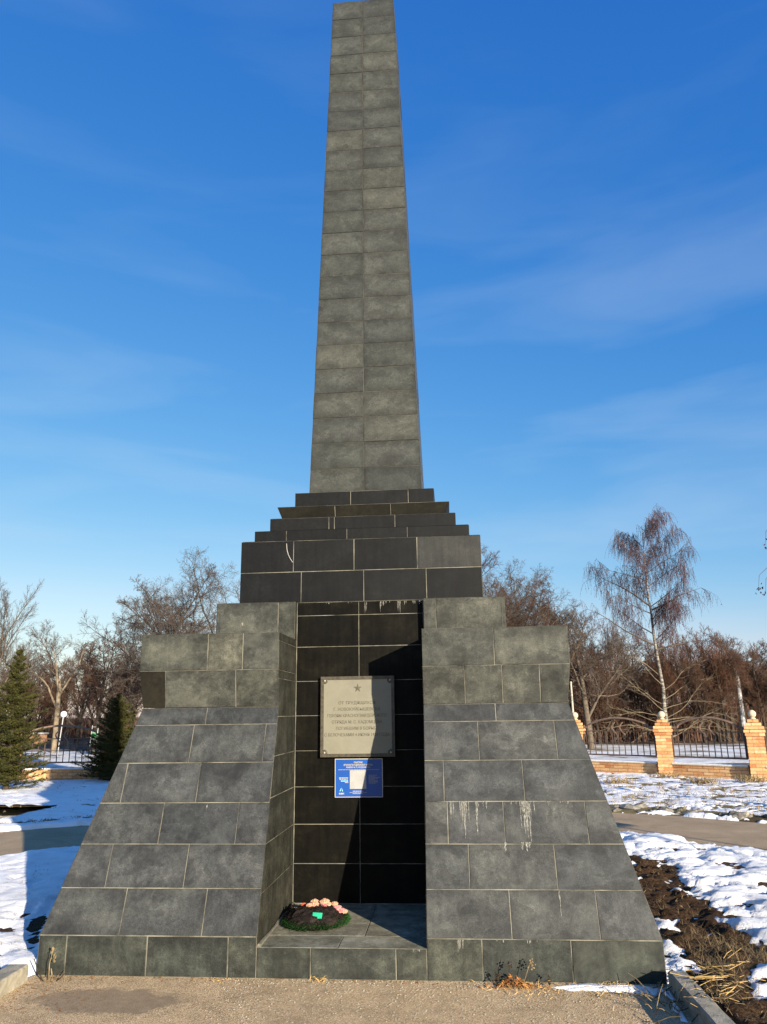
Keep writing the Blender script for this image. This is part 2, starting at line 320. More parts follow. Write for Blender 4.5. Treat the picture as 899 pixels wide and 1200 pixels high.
def m_plaza():
    m, nt, b = mat_new('plaza_asphalt', 0.92, 0.15); p = geo_pos(nt)
    vo = nt.nodes.new('ShaderNodeTexVoronoi'); vo.inputs['Scale'].default_value = 210; nt.links.new(p, vo.inputs['Vector'])
    sp = nt.nodes.new('ShaderNodeSeparateColor'); nt.links.new(vo.outputs['Color'], sp.inputs[0])
    c = ramp(nt, sp.outputs[0], [(0.0, (0.25, 0.170, 0.086)), (0.3, (0.44, 0.315, 0.178)), (0.75, (0.55, 0.405, 0.24)), (1.0, (0.78, 0.61, 0.41))])
    c = mixc(nt, 0.55, c, ramp(nt, noise(nt, p, 3.0, 8, 0.78, 0.6), [(0.34, 0.50), (0.5, 1.0), (0.66, 1.32)]), 'MULTIPLY')
    # dried mud film where a puddle stood: an ellipse with a wobbly rim
    d = nt.nodes.new('ShaderNodeVectorMath'); d.operation = 'SUBTRACT'; d.inputs[1].default_value = (-1.33, -0.41, 0); nt.links.new(p, d.inputs[0])
    s2 = nt.nodes.new('ShaderNodeVectorMath'); s2.operation = 'MULTIPLY'; s2.inputs[1].default_value = (1/0.52, 1/0.23, 0); nt.links.new(d.outputs[0], s2.inputs[0])
    ln = nt.nodes.new('ShaderNodeVectorMath'); ln.operation = 'LENGTH'; nt.links.new(s2.outputs[0], ln.inputs[0])
    ad = nt.nodes.new('ShaderNodeMath'); ad.operation = 'ADD'; nt.links.new(ln.outputs['Value'], ad.inputs[0])
    nn = nt.nodes.new('ShaderNodeMath'); nn.operation = 'MULTIPLY'; nn.inputs[1].default_value = 1.3; nt.links.new(noise(nt, p, 4.5, 7, 0.7), nn.inputs[0]); nt.links.new(nn.outputs[0], ad.inputs[1])
    film = ramp(nt, ad.outputs[0], [(0.0, 0.85), (1.0, 0.0)])
    mr = nt.nodes.new('ShaderNodeMapRange'); mr.inputs['From Min'].default_value = 1.42; mr.inputs['From Max'].default_value = 1.60
    mr.inputs['To Min'].default_value = 0.80; mr.inputs['To Max'].default_value = 0.0; nt.links.new(ad.outputs[0], mr.inputs['Value'])
    mud = ramp(nt, noise(nt, p, 16, 5, 0.6), [(0.3, (0.20, 0.145, 0.086)), (0.7, (0.30, 0.22, 0.14))])
    c = mixc(nt, mr.outputs[0], c, mud); nt.links.new(c, b.inputs['Base Color'])
    inv = nt.nodes.new('ShaderNodeMath'); inv.operation = 'SUBTRACT'; inv.inputs[0].default_value = 1.0; nt.links.new(mr.outputs[0], inv.inputs[1])
    hh = nt.nodes.new('ShaderNodeMath'); hh.operation = 'MULTIPLY'; nt.links.new(vo.outputs['Distance'], hh.inputs[0]); nt.links.new(inv.outputs[0], hh.inputs[1])
    bump(nt, b, hh.outputs[0], 0.7, 0.01); return m
M['plaza'] = m_plaza()
def m_road():
    m, nt, b = mat_new('road_asphalt', 0.9, 0.2); p = geo_pos(nt)
    c = ramp(nt, noise(nt, p, 120, 3, 0.7), [(0.3, (0.27, 0.19, 0.108)), (0.7, (0.48, 0.355, 0.22))])
    c = mixc(nt, 0.7, c, ramp(nt, noise(nt, p, 1.6, 6, 0.65, 0.5), [(0.3, 0.62), (0.7, 1.25)]), 'MULTIPLY'); nt.links.new(c, b.inputs['Base Color'])
    bump(nt, b, noise(nt, p, 90, 4, 0.7), 0.5, 0.01); return m
M['road'] = m_road()
def m_farground():
    m, nt, b = mat_new('far_ground', 0.9, 0.1); p = geo_pos(nt)
    n1 = noise(nt, mapping(nt, p, (1, 1, 1)), 0.5, 7, 0.7)
    c = ramp(nt, n1, [(0.40, (0.20, 0.15, 0.09)), (0.47, (0.62, 0.60, 0.56)), (0.6, (0.80, 0.81, 0.83))])
    sx = nt.nodes.new('ShaderNodeSeparateXYZ'); nt.links.new(p, sx.inputs[0])
    litter = ramp(nt, noise(nt, p, 1.2, 6, 0.7), [(0.35, (0.05, 0.032, 0.02)), (0.6, (0.15, 0.10, 0.065)), (0.72, (0.5, 0.49, 0.47))])
    wv = nt.nodes.new('ShaderNodeMath'); wv.operation = 'MULTIPLY_ADD'; wv.inputs[1].default_value = 14; nt.links.new(noise(nt, p, 0.12, 3, 0.6), wv.inputs[0]); nt.links.new(sx.outputs['Y'], wv.inputs[2])
    mr = nt.nodes.new('ShaderNodeMapRange'); mr.inputs['From Min'].default_value = 38.5; mr.inputs['From Max'].default_value = 41.5; nt.links.new(wv.outputs[0], mr.inputs['Value'])
    c = mixc(nt, mr.outputs[0], c, litter)
    nt.links.new(c, b.inputs['Base Color']); bump(nt, b, noise(nt, p, 9, 5, 0.7), 0.6, 0.06); return m
M['far_ground'] = m_farground()
def m_birch():
    m, nt, b = mat_new('birch_bark', 0.85, 0.2); p = geo_pos(nt)
    c = ramp(nt, noise(nt, mapping(nt, p, (4, 4, 14)), 1.0, 5, 0.7), [(0.40, (0.035, 0.03, 0.027)), (0.55, (0.22, 0.20, 0.165)), (0.75, (0.36, 0.33, 0.28))])
    nt.links.new(c, b.inputs['Base Color']); return m
M['birch'] = m_birch()

# ------------------------------------------------------------------ measured points: photo pixel -> point on a real plane
def ray(x, y): return FW + RT*(x-449.5)/FPX - UP*(y-600)/FPX
def on_y(x, y, Y): d = ray(x, y); return CAM + d*(Y-CAM[1])/d[1]
def on_z(x, y, Z=0.0): d = ray(x, y); return CAM + d*(Z-CAM[2])/d[2]
W0, H0, HS, NI, W1, H1, Y1 = 1.977, 0.236, 0.178, 0.538, 1.586, 1.658, 0.507
WT, HC, YT, H2, H3, WS, YS = 1.6147, 1.930, 0.461, 2.206, 2.519, 1.214, 1.050
CC, YC = 1.0418, 2.1675; YB = YC-CC; ZP = 3.065
STEPS = [(0.9506, 3.181), (0.8395, 3.3215), (0.789, 3.442), (0.6514, 3.612)]
AB, AT, ZT = 0.5396, 0.3579, 9.715
def on_slope(x, y):
    k = Y1/(H1-H0); d = ray(x, y); t = (k*(CAM[2]-H0)-CAM[1])/(d[1]-k*d[2]); return CAM + d*t
def on_corbel(x, y):
    k = (YT-Y1)/(HC-H1); d = ray(x, y); t = (Y1+k*(CAM[2]-H1)-CAM[1])/(d[1]-k*d[2]); return CAM + d*t

# ------------------------------------------------------------------ stone cladding
def clip(poly, a, b, c):
    out = []
    for i in range(len(poly)):
        p, q = poly[i], poly[(i+1) % len(poly)]
        dp, dq = a*p[0]+b*p[1]-c, a*q[0]+b*q[1]-c
        if dp >= 0: out.append(p)
        if (dp > 0 and dq < 0) or (dp < 0 and dq > 0):
            t = dp/(dp-dq); out.append((p[0]+t*(q[0]-p[0]), p[1]+t*(q[1]-p[1])))
    return out
def clean(poly):
    o = []
    for p in poly:
        if not o or math.hypot(p[0]-o[-1][0], p[1]-o[-1][1]) > 1e-4: o.append(p)
    if len(o) > 1 and math.hypot(o[0][0]-o[-1][0], o[0][1]-o[-1][1]) < 1e-4: o.pop()
    return o
def area(p): return 0.5*sum(p[i][0]*p[(i+1) % len(p)][1]-p[(i+1) % len(p)][0]*p[i][1] for i in range(len(p)))
def inset(poly, g):
    n = len(poly); out = []
    for i in range(n):
        a, b, c = poly[i-1], poly[i], poly[(i+1) % n]
        e1 = (b[0]-a[0], b[1]-a[1]); e2 = (c[0]-b[0], c[1]-b[1]); l1 = math.hypot(*e1); l2 = math.hypot(*e2)
        n1 = (-e1[1]/l1, e1[0]/l1); n2 = (-e2[1]/l2, e2[0]/l2); den = 1+n1[0]*n2[0]+n1[1]*n2[1]
        if den < 0.2: den = 0.2
        out.append((b[0]+g*(n1[0]+n2[0])/den, b[1]+g*(n1[1]+n2[1])/den))
    return out
rs = random.Random(5)
def cladding(parent, O, U, V, outline, rows, joints, mat, gap=0.0030, joined=None, mortar=None, thick=0.03, uneven=0.0012, cell=None):
    """outline: ccw polygon in plane coords (u,v); rows: v values; joints[i]: u values in row i"""
    O, U, V = Vector(O), Vector(U), Vector(V); Nn = U.cross(V).normalized()
    P = lambda p, h: O + U*p[0] + V*p[1] + Nn*h
    if area(outline) < 0: outline = outline[::-1]
    if mortar is not None: mortar.poly([P(p, -0.004) for p in inset(outline, 0.0008)])
    for i in range(len(rows)-1):
        band = clip(clip(outline, 0, 1, rows[i]), 0, -1, -rows[i+1])
        if len(band) < 3: continue
        us = [min(p[0] for p in band)-1] + sorted(joints[i] if i < len(joints) else []) + [max(p[0] for p in band)+1]
        for k in range(len(us)-1):
            poly = clean(clip(clip(band, 1, 0, us[k]), -1, 0, -us[k+1]))
            if len(poly) < 3 or area(poly) < 0.0006: continue
            g = gap*rs.uniform(0.75, 1.25)
            front, mid = inset(poly, g+0.0015), inset(poly, g); back = inset(poly, g+min(thick, 0.02))
            if area(front) <= 0: continue
            off = rs.uniform(-uneven, uneven); tx, ty = rs.uniform(-.0025, .0025), rs.uniform(-.0025, .0025)
            cx = sum(p[0] for p in poly)/len(poly); cy = sum(p[1] for p in poly)/len(poly)
            H = lambda p, h: h+off+tx*(p[0]-cx)+ty*(p[1]-cy)
            vs = [P(p, H(p, 0)) for p in front] + [P(p, H(p, -0.0015)) for p in mid] + [P(p, -thick) for p in back]
            n = len(poly)
            fs = [tuple(range(n)), tuple(range(3*n-1, 2*n-1, -1))]
            for a in range(n):
                b = (a+1) % n; fs += [(n+a, n+b, b, a), (2*n+a, 2*n+b, n+b, n+a)]
            if joined is not None: joined.add(vs, fs); continue
            c = P((cx, cy), 0)
            me = bpy.data.meshes.new('stone_slab'); me.from_pydata([tuple(v-c) for v in vs], [], fs); me.update()
            mt = mat(i, k, len(us)-1) if callable(mat) else mat
            su = [p[0] for p in poly]; sv_ = [p[1] for p in poly]; pl2 = front+mid+back
            for nm, fn in (('edge_u', lambda p: (p[0]-min(su), max(su)-p[0])), ('edge_v', lambda p: (p[1]-min(sv_), max(sv_)-p[1]))):
                lay = me.uv_layers.new(name=nm)
                for li, lp in enumerate(me.loops): lay.data[li].uv = fn(pl2[lp.vertex_index])
            me.materials.append(mt); link_mesh('stone_slab', me, parent, None, c)
    return P

mon = empty('obelisk_monument', (0, 0, 0), 'tall grey granite obelisk on a dark stepped pedestal between two sloping buttresses', 'monument')
mort = MB(); mort_ob = MB(); hid = {k: MB() for k in ('granite_face', 'granite_slope', 'granite_plinth', 'granite_obelisk_side', 'granite_dark')}
X, Y, Z = (1, 0, 0), (0, 1, 0), (0, 0, 1)
SL = math.hypot(Y1, H1-H0); sv = (0, Y1/SL, (H1-H0)/SL)
SO = math.hypot(W0-W1, H1-H0)
CL = math.hypot(YT-Y1, HC-H1); cv = (0, (YT-Y1)/CL, (HC-H1)/CL)
ux = lambda f, pts: [f(*p)[0] for p in pts]
slope_rows_z = [H0, 0.498, 0.7545, 1.0095, 1.272, 1.534, H1]
srow = [(z-H0)/(H1-H0)*SL for z in slope_rows_z]
NR = [HS, 0.466, 0.754, 1.035, 1.311, 1.586, 1.863, 2.144, 2.407, H3]
# ---- left and right buttress fronts
for sgn in (-1, 1):
    xi, xo = sgn*NI, sgn*W0
    if sgn < 0:
        jp = [ux(lambda x, y: on_y(x, y, 0), [(77, 1120), (171.5, 1122), (267, 1122)])]
        js = [ux(on_slope, q) for q in ([(144.5, 1067), (240, 1067)], [(128, 1014), (218.5, 1014)], [(189, 965), (278, 965)], [(145, 920), (232.5, 918)], [(224.5, 872), (310, 870)], [(242, 840)])]
        jc = [ux(on_corbel, [(194, 809), (276.5, 807)])]
        jt = [ux(lambda x, y: on_y(x, y, YT), [(243.7, 765), (284.8, 764)])]
        jsm = [[on_y(326, 724, YS)[0]]]
    else:
        jp = [ux(lambda x, y: on_y(x, y, 0), [(565.8, 1126), (670.8, 1126)])]
        js = [ux(on_slope, q) for q in ([(598.5, 1071), (701, 1074)], [(550, 1016), (651.6, 1016)], [(525, 963), (591, 963), (688, 964)], [(520, 908), (613.5, 912)], [(561, 866), (651.7, 866)], [(581, 834)])]
        jc = [ux(on_corbel, [(545, 802), (589, 802), (633, 801)])]
        jt = [ux(lambda x, y: on_y(x, y, YT), [(579, 757)])]
        jsm = [[on_y(511, 717.5, YS)[0]]]
    cladding(mon, (0, 0, 0), X, Z, [(xi, 0), (xo, 0), (xo, H0), (xi, H0)], [0, H0], jp, M['granite_plinth'], mortar=mort, gap=0.0038)
    cladding(mon, (0, 0, H0), X, sv, [(xi, 0), (xo, 0), (sgn*W1, SL), (xi, SL)], srow, js, M['granite_slope'], mortar=mort)
    fm = lambda i, k, n, s=sgn: M['granite_brown_shaded'] if (s < 0 and k == 0) else M['granite_face']
    cladding(mon, (0, Y1, H1), X, cv, [(xi, 0), (sgn*W1, 0), (sgn*WT, CL), (xi, CL)], [0, CL], jc, fm, mortar=mort)
    cladding(mon, (0, YT, HC), X, Z, [(xi, 0), (sgn*WT, 0), (sgn*WT, H2-HC), (xi, H2-HC)], [0, H2-HC], jt, M['granite_face'], mortar=mort, uneven=0.002)
    cladding(mon, (0, YS, H2), X, Z, [(xi, 0), (sgn*WS, 0), (sgn*WS, H3-H2), (xi, H3-H2)], [0, H3-H2], jsm, M['granite_face'], mortar=mort)
    # niche side wall, plane x = +-NI
    if sgn < 0: O, U = (-NI, 0, 0), (0, 1, 0); uu = lambda y: y       # outward normal +x = U x V
    else: O, U = (NI, 0, 0), (0, -1, 0); uu = lambda y: -y
    prof = [(uu(0), HS), (uu(YB), HS), (uu(YB), H2), (uu(YT), H2), (uu(YT), HC), (uu(Y1), H1), (uu(0), H0)]
    rows = NR[:7] + [1.925, 2.144, H2]
    jn = [[], [uu(1.045)], [uu(0.88)], [uu(1.02)], [uu(1.04)], [], [uu(1.05)], [], []]
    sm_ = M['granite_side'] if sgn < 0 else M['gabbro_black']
    cladding(mon, O, U, Z, prof, rows, jn, sm_, mortar=mort, gap=.0026)
    cladding(mon, O, U, Z, [(uu(YS), H2), (uu(YB), H2), (uu(YB), H3), (uu(YS), H3)], [H2, H3], [[]], sm_, mortar=mort)
    # outer side faces (front to back), left side of the monument turns away from the view
    D = 2*YC
    if sgn > 0: O, U, w = (W0, 0, 0), (0, 1, 0), lambda y: y
    else: O, U, w = (-W0, 0, 0), (0, -1, 0), lambda y: -y
    pj = [w(0.45+0.62*i) for i in range(7)]; pj2 = [w(0.2+0.62*i) for i in range(7)]
    cladding(mon, O, U, Z, [(w(0), 0), (w(D), 0), (w(D), H0), (w(0), H0)], [0, H0], [pj], None, joined=hid['granite_plinth'], mortar=mort)
    so_v = (-sgn*(W0-W1)/SO, 0, (H1-H0)/SO); so_rows = [(z-H0)/(H1-H0)*SO for z in slope_rows_z]
    cladding(mon, (sgn*W0, 0, H0), U, so_v, [(w(0), 0), (w(D), 0), (w(D-Y1), SO), (w(Y1), SO)], so_rows, [pj, pj2]*3, None, joined=hid['granite_slope'], mortar=mort)
    cc = math.hypot(WT-W1, HC-H1)
    cladding(mon, (sgn*W1, 0, H1), U, (sgn*(WT-W1)/cc, 0, (HC-H1)/cc), [(w(Y1), 0), (w(D-Y1), 0), (w(D-YT), cc), (w(YT), cc)], [0, cc], [pj], None, joined=hid['granite_face'], mortar=mort)
    cladding(mon, (sgn*WT, 0, HC), U, Z, [(w(YT), 0), (w(D-YT), 0), (w(D-YT), H2-HC), (w(YT), H2-HC)], [0, H2-HC], [pj2], None, joined=hid['granite_face'], mortar=mort)
    cladding(mon, (sgn*WS, 0, H2), U, Z, [(w(YS), 0), (w(D-YS), 0), (w(D-YS), H3-H2), (w(YS), H3-H2)], [0, H3-H2], [pj], None, joined=hid['granite_face'], mortar=mort)
    # level tops of the ledges (thin cap slabs)
    for (x0, x1, y0, y1, z) in ((NI, WT, YT, YS, H2), (WS, WT, YS, D-YS, H2), (NI, WT, D-YS, D-YT, H2), (NI, WS, YS, YB, H3), (CC, WS, YB, D-YB, H3), (NI, WS, D-YB, D-YS, H3)):
        a, b = (x0, x1) if sgn > 0 else (-x1, -x0)
        cladding(mon, (0, 0, z), X, Y, [(a, y0), (b, y0), (b, y1), (a, y1)], [y0, y1], [[]], None, joined=hid['granite_face'], mortar=mort)
# ---- back half of the monument (mirror of the front, turned away from the view)
D = 2*YC; BX = (-1, 0, 0)
cladding(mon, (0, D, 0), BX, Z, [(-W0, 0), (W0, 0), (W0, H0), (-W0, H0)], [0, H0], [[-1.6+0.6*i for i in range(6)]], None, joined=hid['granite_plinth'], mortar=mort)
bsv = (0, -Y1/SL, (H1-H0)/SL); bcv = (0, -(YT-Y1)/CL, (HC-H1)/CL)
cladding(mon, (0, D, H0), BX, bsv, [(-W0, 0), (W0, 0), (W1, SL), (-W1, SL)], srow, [[-1.5+0.6*i for i in range(6)], [-1.2+0.6*i for i in range(5)]]*3, None, joined=hid['granite_slope'], mortar=mort)
cladding(mon, (0, D-Y1, H1), BX, bcv, [(-W1, 0), (W1, 0), (WT, CL), (-WT, CL)], [0, CL], [[-1.2+0.6*i for i in range(5)]], None, joined=hid['granite_face'], mortar=mort)
cladding(mon, (0, D-YT, HC), BX, Z, [(-WT, 0), (WT, 0), (WT, H2-HC), (-WT, H2-HC)], [0, H2-HC], [[-1.0+0.6*i for i in range(5)]], None, joined=hid['granite_face'], mortar=mort)
cladding(mon, (0, D-YS, H2), BX, Z, [(-WS, 0), (WS, 0), (WS, H3-H2), (-WS, H3-H2)], [0, H3-H2], [[-0.6, 0, 0.6]], None, joined=hid['granite_face'], mortar=mort)
cladding(mon, (0, 0, H2-0.002), X, Y, [(-NI, D-YS), (NI, D-YS), (NI, D-YT), (-NI, D-YT)], [D-YS, D-YT], [[]], None, joined=hid['granite_face'], mortar=mort)
# ---- niche: step riser, floor, black back wall
cladding(mon, (0, 0, 0), X, Z, [(-NI, 0), (NI, 0), (NI, HS), (-NI, HS)], [0, HS], [ux(lambda x, y: on_y(x, y, 0), [(364, 1130), (464.4, 1131)])], M['granite_plinth'], mortar=mort)
cladding(mon, (0, 0, HS), X, Y, [(-NI, 0), (NI, 0), (NI, YB), (-NI, YB)], [0, 0.27, YB], [[-0.02], [0.12]], M['granite_floor'], mortar=mort, gap=0.003)
xm = on_y(421.5, 900, YB)[0]
cladding(mon, (0, YB, 0), X, Z, [(-NI, HS), (NI, HS), (NI, H3), (-NI, H3)], NR, [[xm]]*9, M['gabbro_black'], mortar=mort, gap=0.0026, uneven=0.0006)
# ---- pedestal
ped_j = [ux(lambda x, y: on_y(x, y, YB), q) for q in ([(353, 689), (426.4, 687), (499.8, 684)], [(344, 652.6), (415, 651), (489, 647)])]
pm = lambda i, k, n: M['granite_grey'] if (i == 1 and k == 3) else M['granite_dark']
cladding(mon, (0, YB, 0), X, Z, [(-CC, H3), (CC, H3), (CC, ZP), (-CC, ZP)], [H3, 2.788, ZP], ped_j, pm, mortar=mort, gap=0.0034)
for O, U in (((CC, YC, 0), Y), ((-CC, YC, 0), (0, -1, 0)), ((0, D-YB, 0), BX)):
    cladding(mon, O, U, Z, [(-CC, H3), (CC, H3), (CC, ZP), (-CC, ZP)], [H3, 2.788, ZP], [[-.5, 0, .5], [-.3, .3]], None, joined=hid['granite_dark'], mortar=mort)
sj = [[(335.6, 629), (406.7, 626), (477.5, 623)], [(385.6, 614), (392, 614), (463, 611)], [(392.4, 600), (457.8, 597)], [(411, 586.5), (478.6, 582)]]
zb = ZP; prev = CC
for i, (a, z) in enumerate(STEPS):
    ab = a if i != 2 else a-0.045       # the third course flares outwards
    h = math.hypot(a-ab, z-zb)
    jj = [ux(lambda x, y: on_y(x, y, YC-a), sj[i])]
    for q in range(4):
        Rm = Matrix.Rotation(q*math.pi/2, 3, 'Z'); O = Rm @ Vector((0, -ab, 0)) + Vector((0, YC, zb)); U = Rm @ Vector(X)
        V = Rm @ Vector((0, -(a-ab)/h, (z-zb)/h))
        mt = M['granite_brown_shaded'] if i == 2 else M['granite_dark']
        cladding(mon, O, U, V, [(-ab, 0), (ab, 0), (a, h), (-a, h)], [0, h], jj, mt, mortar=mort, joined=None if q == 0 else hid['granite_dark'], thick=0.02, gap=0.003)
    # tread of the course below
    lo = ab-0.03
    for q in range(4):
        Rm = Matrix.Rotation(q*math.pi/2, 3, 'Z'); O = Vector((0, YC, zb)); U = Rm @ Vector(X); V = Rm @ Vector(Y)
        cladding(mon, O, U, V, [(-prev, -prev), (prev, -prev), (lo, -lo), (-lo, -lo)], [-prev, -lo], [[]], None, joined=hid['granite_dark'], mortar=mort, thick=0.015)
    zb, prev = z, a
lo = AB-0.03
for q in range(4):
    Rm = Matrix.Rotation(q*math.pi/2, 3, 'Z')
    cladding(mon, (0, YC, zb), Rm @ Vector(X), Rm @ Vector(Y), [(-prev, -prev), (prev, -prev), (lo, -lo), (-lo, -lo)], [-prev, -lo], [[]], None, joined=hid['granite_dark'], mortar=mort, thick=0.015)
# ---- obelisk shaft
Z4 = STEPS[-1][1]; hh = math.hypot(AB-AT, ZT-Z4); NROW = 23
orow = [hh*i/NROW for i in range(NROW+1)]
for q in range(4):
    Rm = Matrix.Rotation(q*math.pi/2, 3, 'Z'); O = Rm @ Vector((0, -AB, 0)) + Vector((0, YC, Z4)); U = Rm @ Vector(X)
    V = Rm @ Vector((0, (AB-AT)/hh, (ZT-Z4)/hh))
    cladding(mon, O, U, V, [(-AB, 0), (AB, 0), (AT, hh), (-AT, hh)], orow, [[-0.012+rs.uniform(-.006, .006)] for _ in range(NROW)], M['granite_obelisk'],
             mortar=mort_ob, joined=None if q == 0 else hid['granite_obelisk_side'], gap=0.0026, uneven=0.0022)
cladding(mon, (0, YC, ZT), X, Y, [(-AT, -AT), (AT, -AT), (AT, AT), (-AT, AT)], [-AT, AT], [[]], None, joined=hid['granite_obelisk_side'], mortar=mort_ob)
for k, mb in hid.items():
    o = mb.build('rear_cladding', M[k], mon); o['kind'] = 'stuff'
mort.build('mortar_bed', M['mortar'], mon); mort_ob.build('mortar_bed', M['mortar_dim'], mon)

# ---- lime runs on the stone: thin raised deposits
def streaks(P, specs, name='lime_streak', mat='lime', lift=0.0022):
    mb = MB()
    for (u, v, L, w) in specs:
        n = 7; left, right = [], []
        for i in range(n+1):
            t = i/n; ww = w*(1-0.65*t)*rs.uniform(0.65, 1.25)/2*(0.25 if i == n else 1); du = rs.uniform(-.15, .15)*w
            left.append((u+du-ww, v-L*t)); right.append((u+du+ww, v-L*t))
        for i in range(n):
            a, b, c, d = left[i+1], right[i+1], right[i], left[i]
            mb.poly([P(p, lift) for p in (a, b, c, d)])
    o = mb.build(name, M[mat], mon); o['kind'] = 'stuff'; return o
def slope_uv(x, y):
    p = on_slope(x, y); return p[0], (p[2]-H0)/(H1-H0)*SL
Psl = lambda p, h: Vector((0, 0, H0)) + Vector(X)*p[0] + Vector(sv)*p[1] + Vector(X).cross(Vector(sv))*h
sp = []
for x0, x1, n, L in ((527, 534, 4, 0.13), (538, 551, 12, 0.16), (556, 561, 3, 0.12), (565, 570, 3, 0.07), (597, 606, 3, 0.03), (607, 622, 12, 0.20), (624, 628, 2, 0.09), (640, 646, 5, 0.03), (655, 666, 4, 0.03)):
    for _ in range(n):
        u, v = slope_uv(rs.uniform(x0, x1), 938.7); sp.append((u, v, L*rs.uniform(.2, 1.05), rs.uniform(.004, .011)))
for x, L, w in ((544, .24, .016), (558, .22, .013), (613, .21, .018), (616, .24, .016), (619, .27, .013)):
    u, v = slope_uv(x, 939); sp.append((u, v, L, w))
for x, L in ((612, .05), (617, .06), (620, .04), (592, .06)): u, v = slope_uv(x, 987); sp.append((u, v, L, .016))
u, v = slope_uv(655, 1044); sp.append((u, v, .16, .010)); u, v = slope_uv(243, 943); sp.append((u, v, .05, .007))
streaks(Psl, sp)
Pf = lambda Yp: (lambda p, h: Vector((p[0], Yp-h, p[1])))
sp = []
for x0, x1, n, L in ((536, 548, 6, .07), (615, 630, 5, .025), (580, 590, 2, .02), (470, 498, 3, .012)):
    for _ in range(n):
        u = on_y(rs.uniform(x0, x1), 1105, 0)[0]; v = H0-0.004 if abs(u) > NI else HS-0.004
        sp.append((u, v, L*rs.uniform(.3, 1.2), rs.uniform(.004, .010)))
streaks(Pf(0), sp)
sp = []
for x0, x1, n, L in ((424, 500, 14, .04), (427, 430, 3, .10), (443, 450, 4, .09), (466, 470, 4, .10), (350, 424, 5, .012)):
    for _ in range(n):
        u = on_y(rs.uniform(x0, x1), 707, YB)[0]
        sp.append((min(u, NI-.02), H3-0.006, L*rs.uniform(.2, 1.1), rs.uniform(.004, .010)))
streaks(Pf(YB), sp)
# ledge drips under the buttress caps, the sweeping crack on the pedestal
cr = MB()
pts = [on_y(x, y, YB) for x, y in ((336, 637), (336.5, 644), (338, 650), (340.5, 655), (343.2, 659))]
for a, b in zip(pts[:-1], pts[1:]):
    cr.poly([(a[0]-.003, YB-.0035, a[2]), (b[0]-.003, YB-.0035, b[2]), (b[0]+.003, YB-.0035, b[2]), (a[0]+.003, YB-.0035, a[2])])
cr.build('crack', M['crack'], mon)
# chip on the left cap block
ch = MB(); c = on_y(284, 731.5, YS); ch.ball((c[0], YS-.001, c[2]), .011, 6, 4, (.9, .3, 1.3)); ch.v = [(x+rs.uniform(-.003, .003), y, z+rs.uniform(-.003, .003)) for x, y, z in ch.v]; ch.build('chipped_spot', M['plate'], mon)
# mortar bead along the inner foot of the left niche wall
mb = MB(); pts = [(-NI+.012, 0.01+i*(YB-.02)/12, HS+.004) for i in range(13)]; mb.tube(pts, [.012*rs.uniform(.6, 1.2) for _ in pts], 5); mb.build('mortar_bead', M['mortar'], mon)
for sx in (-1, 1):
    mb = MB(); mb.tube([(sx*(NI-.002), YB-.003, HS+i*(H3-HS)/40) for i in range(41)], [.0042*rs.uniform(.5, 1.4) for _ in range(41)], 5); mb.build('mortar_bead', M['mortar'], mon)
mb = MB(); mb.tube([(-NI+i*2*NI/20, YB-.002, HS+.003) for i in range(21)], [.006*rs.uniform(.6, 1.3) for _ in range(21)], 5); mb.build('mortar_bead', M['mortar'], mon)

# ------------------------------------------------------------------ plaque
def text_mesh(body, size, mat, name, parent, loc, depth=0.002, align='CENTER', rot=(math.pi/2, 0, 0), sx=1.0, bold=0.0):
    cu = bpy.data.curves.new(name, 'FONT'); cu.body = body; cu.size = size; cu.extrude = depth; cu.align_x = align; cu.resolution_u = 2
    cu.offset = bold
    t = bpy.data.objects.new('tmp', cu); COL.objects.link(t); bpy.context.view_layer.update()
    me = bpy.data.meshes.new_from_object(t.evaluated_get(bpy.context.evaluated_depsgraph_get())); bpy.data.objects.remove(t)
    me.materials.clear(); me.materials.append(mat)
    o = link_mesh(name, me, parent, None, loc, rot); o.scale = (sx, 1, 1); return o
px0, px1, pz0, pz1 = -0.322, 0.283, 1.262, 1.895
pcx, pcz = (px0+px1)/2, (pz0+pz1)/2; pw, ph = px1-px0, pz1-pz0
pl = empty('memorial_plaque', (pcx, YB-.006, pcz), 'beige plaque with star and Cyrillic inscription in a dark frame on niche wall', 'plaque')
mb = MB(); mb.box((0, -.016, 0), (pw-.05, .03, ph-.05)); mb.build('plate', M['plate'], pl)
for c, d in (((0, -.020, ph/2-.0125), (pw, .036, .025)), ((0, -.020, -ph/2+.0125), (pw, .036, .025)), ((-pw/2+.0125, -.019, 0), (.025, .034, ph-.052)), ((pw/2-.0125, -.019, 0), (.025, .034, ph-.052))):
    mb = MB(); mb.box(c, d); mb.build('frame_rail', M['plate_frame'], pl)
for sx in (-1, 1):
    for sz in (-1, 1):
        mb = MB(); cx, cz = sx*(pw/2-.034), sz*(ph/2-.034)
        mb.tube([(cx, -.030, cz), (cx, -.035, cz), (cx, -.037, cz)], [.024, .023, .018], 16)
        ro = mb.build('corner_rosette', M['plate_frame'], pl, smooth=False)
        mb = MB(); mb.ball((cx, -.039, cz), .008, 10, 6); mb.build('bolt', M['pale_paint'], ro, smooth=True)
mb = MB(); star = []
for k in range(10):
    r = .037 if k % 2 == 0 else .0145; a = math.pi/2 + k*math.pi/5; star.append((r*math.cos(a), r*math.sin(a)))
sc_ = (on_y(420, 806.5, YB)[0]-pcx, on_y(420, 806.5, YB)[2]-pcz)
vs = [(sc_[0], -.0375, sc_[1])] + [(sc_[0]+x, -.0325, sc_[1]+z) for x, z in star] + [(sc_[0]+x, -.030, sc_[1]+z) for x, z in star]
fs = [(0, 1+k, 1+(k+1) % 10) for k in range(10)] + [(1+k, 11+k, 11+(k+1) % 10, 1+(k+1) % 10) for k in range(10)]
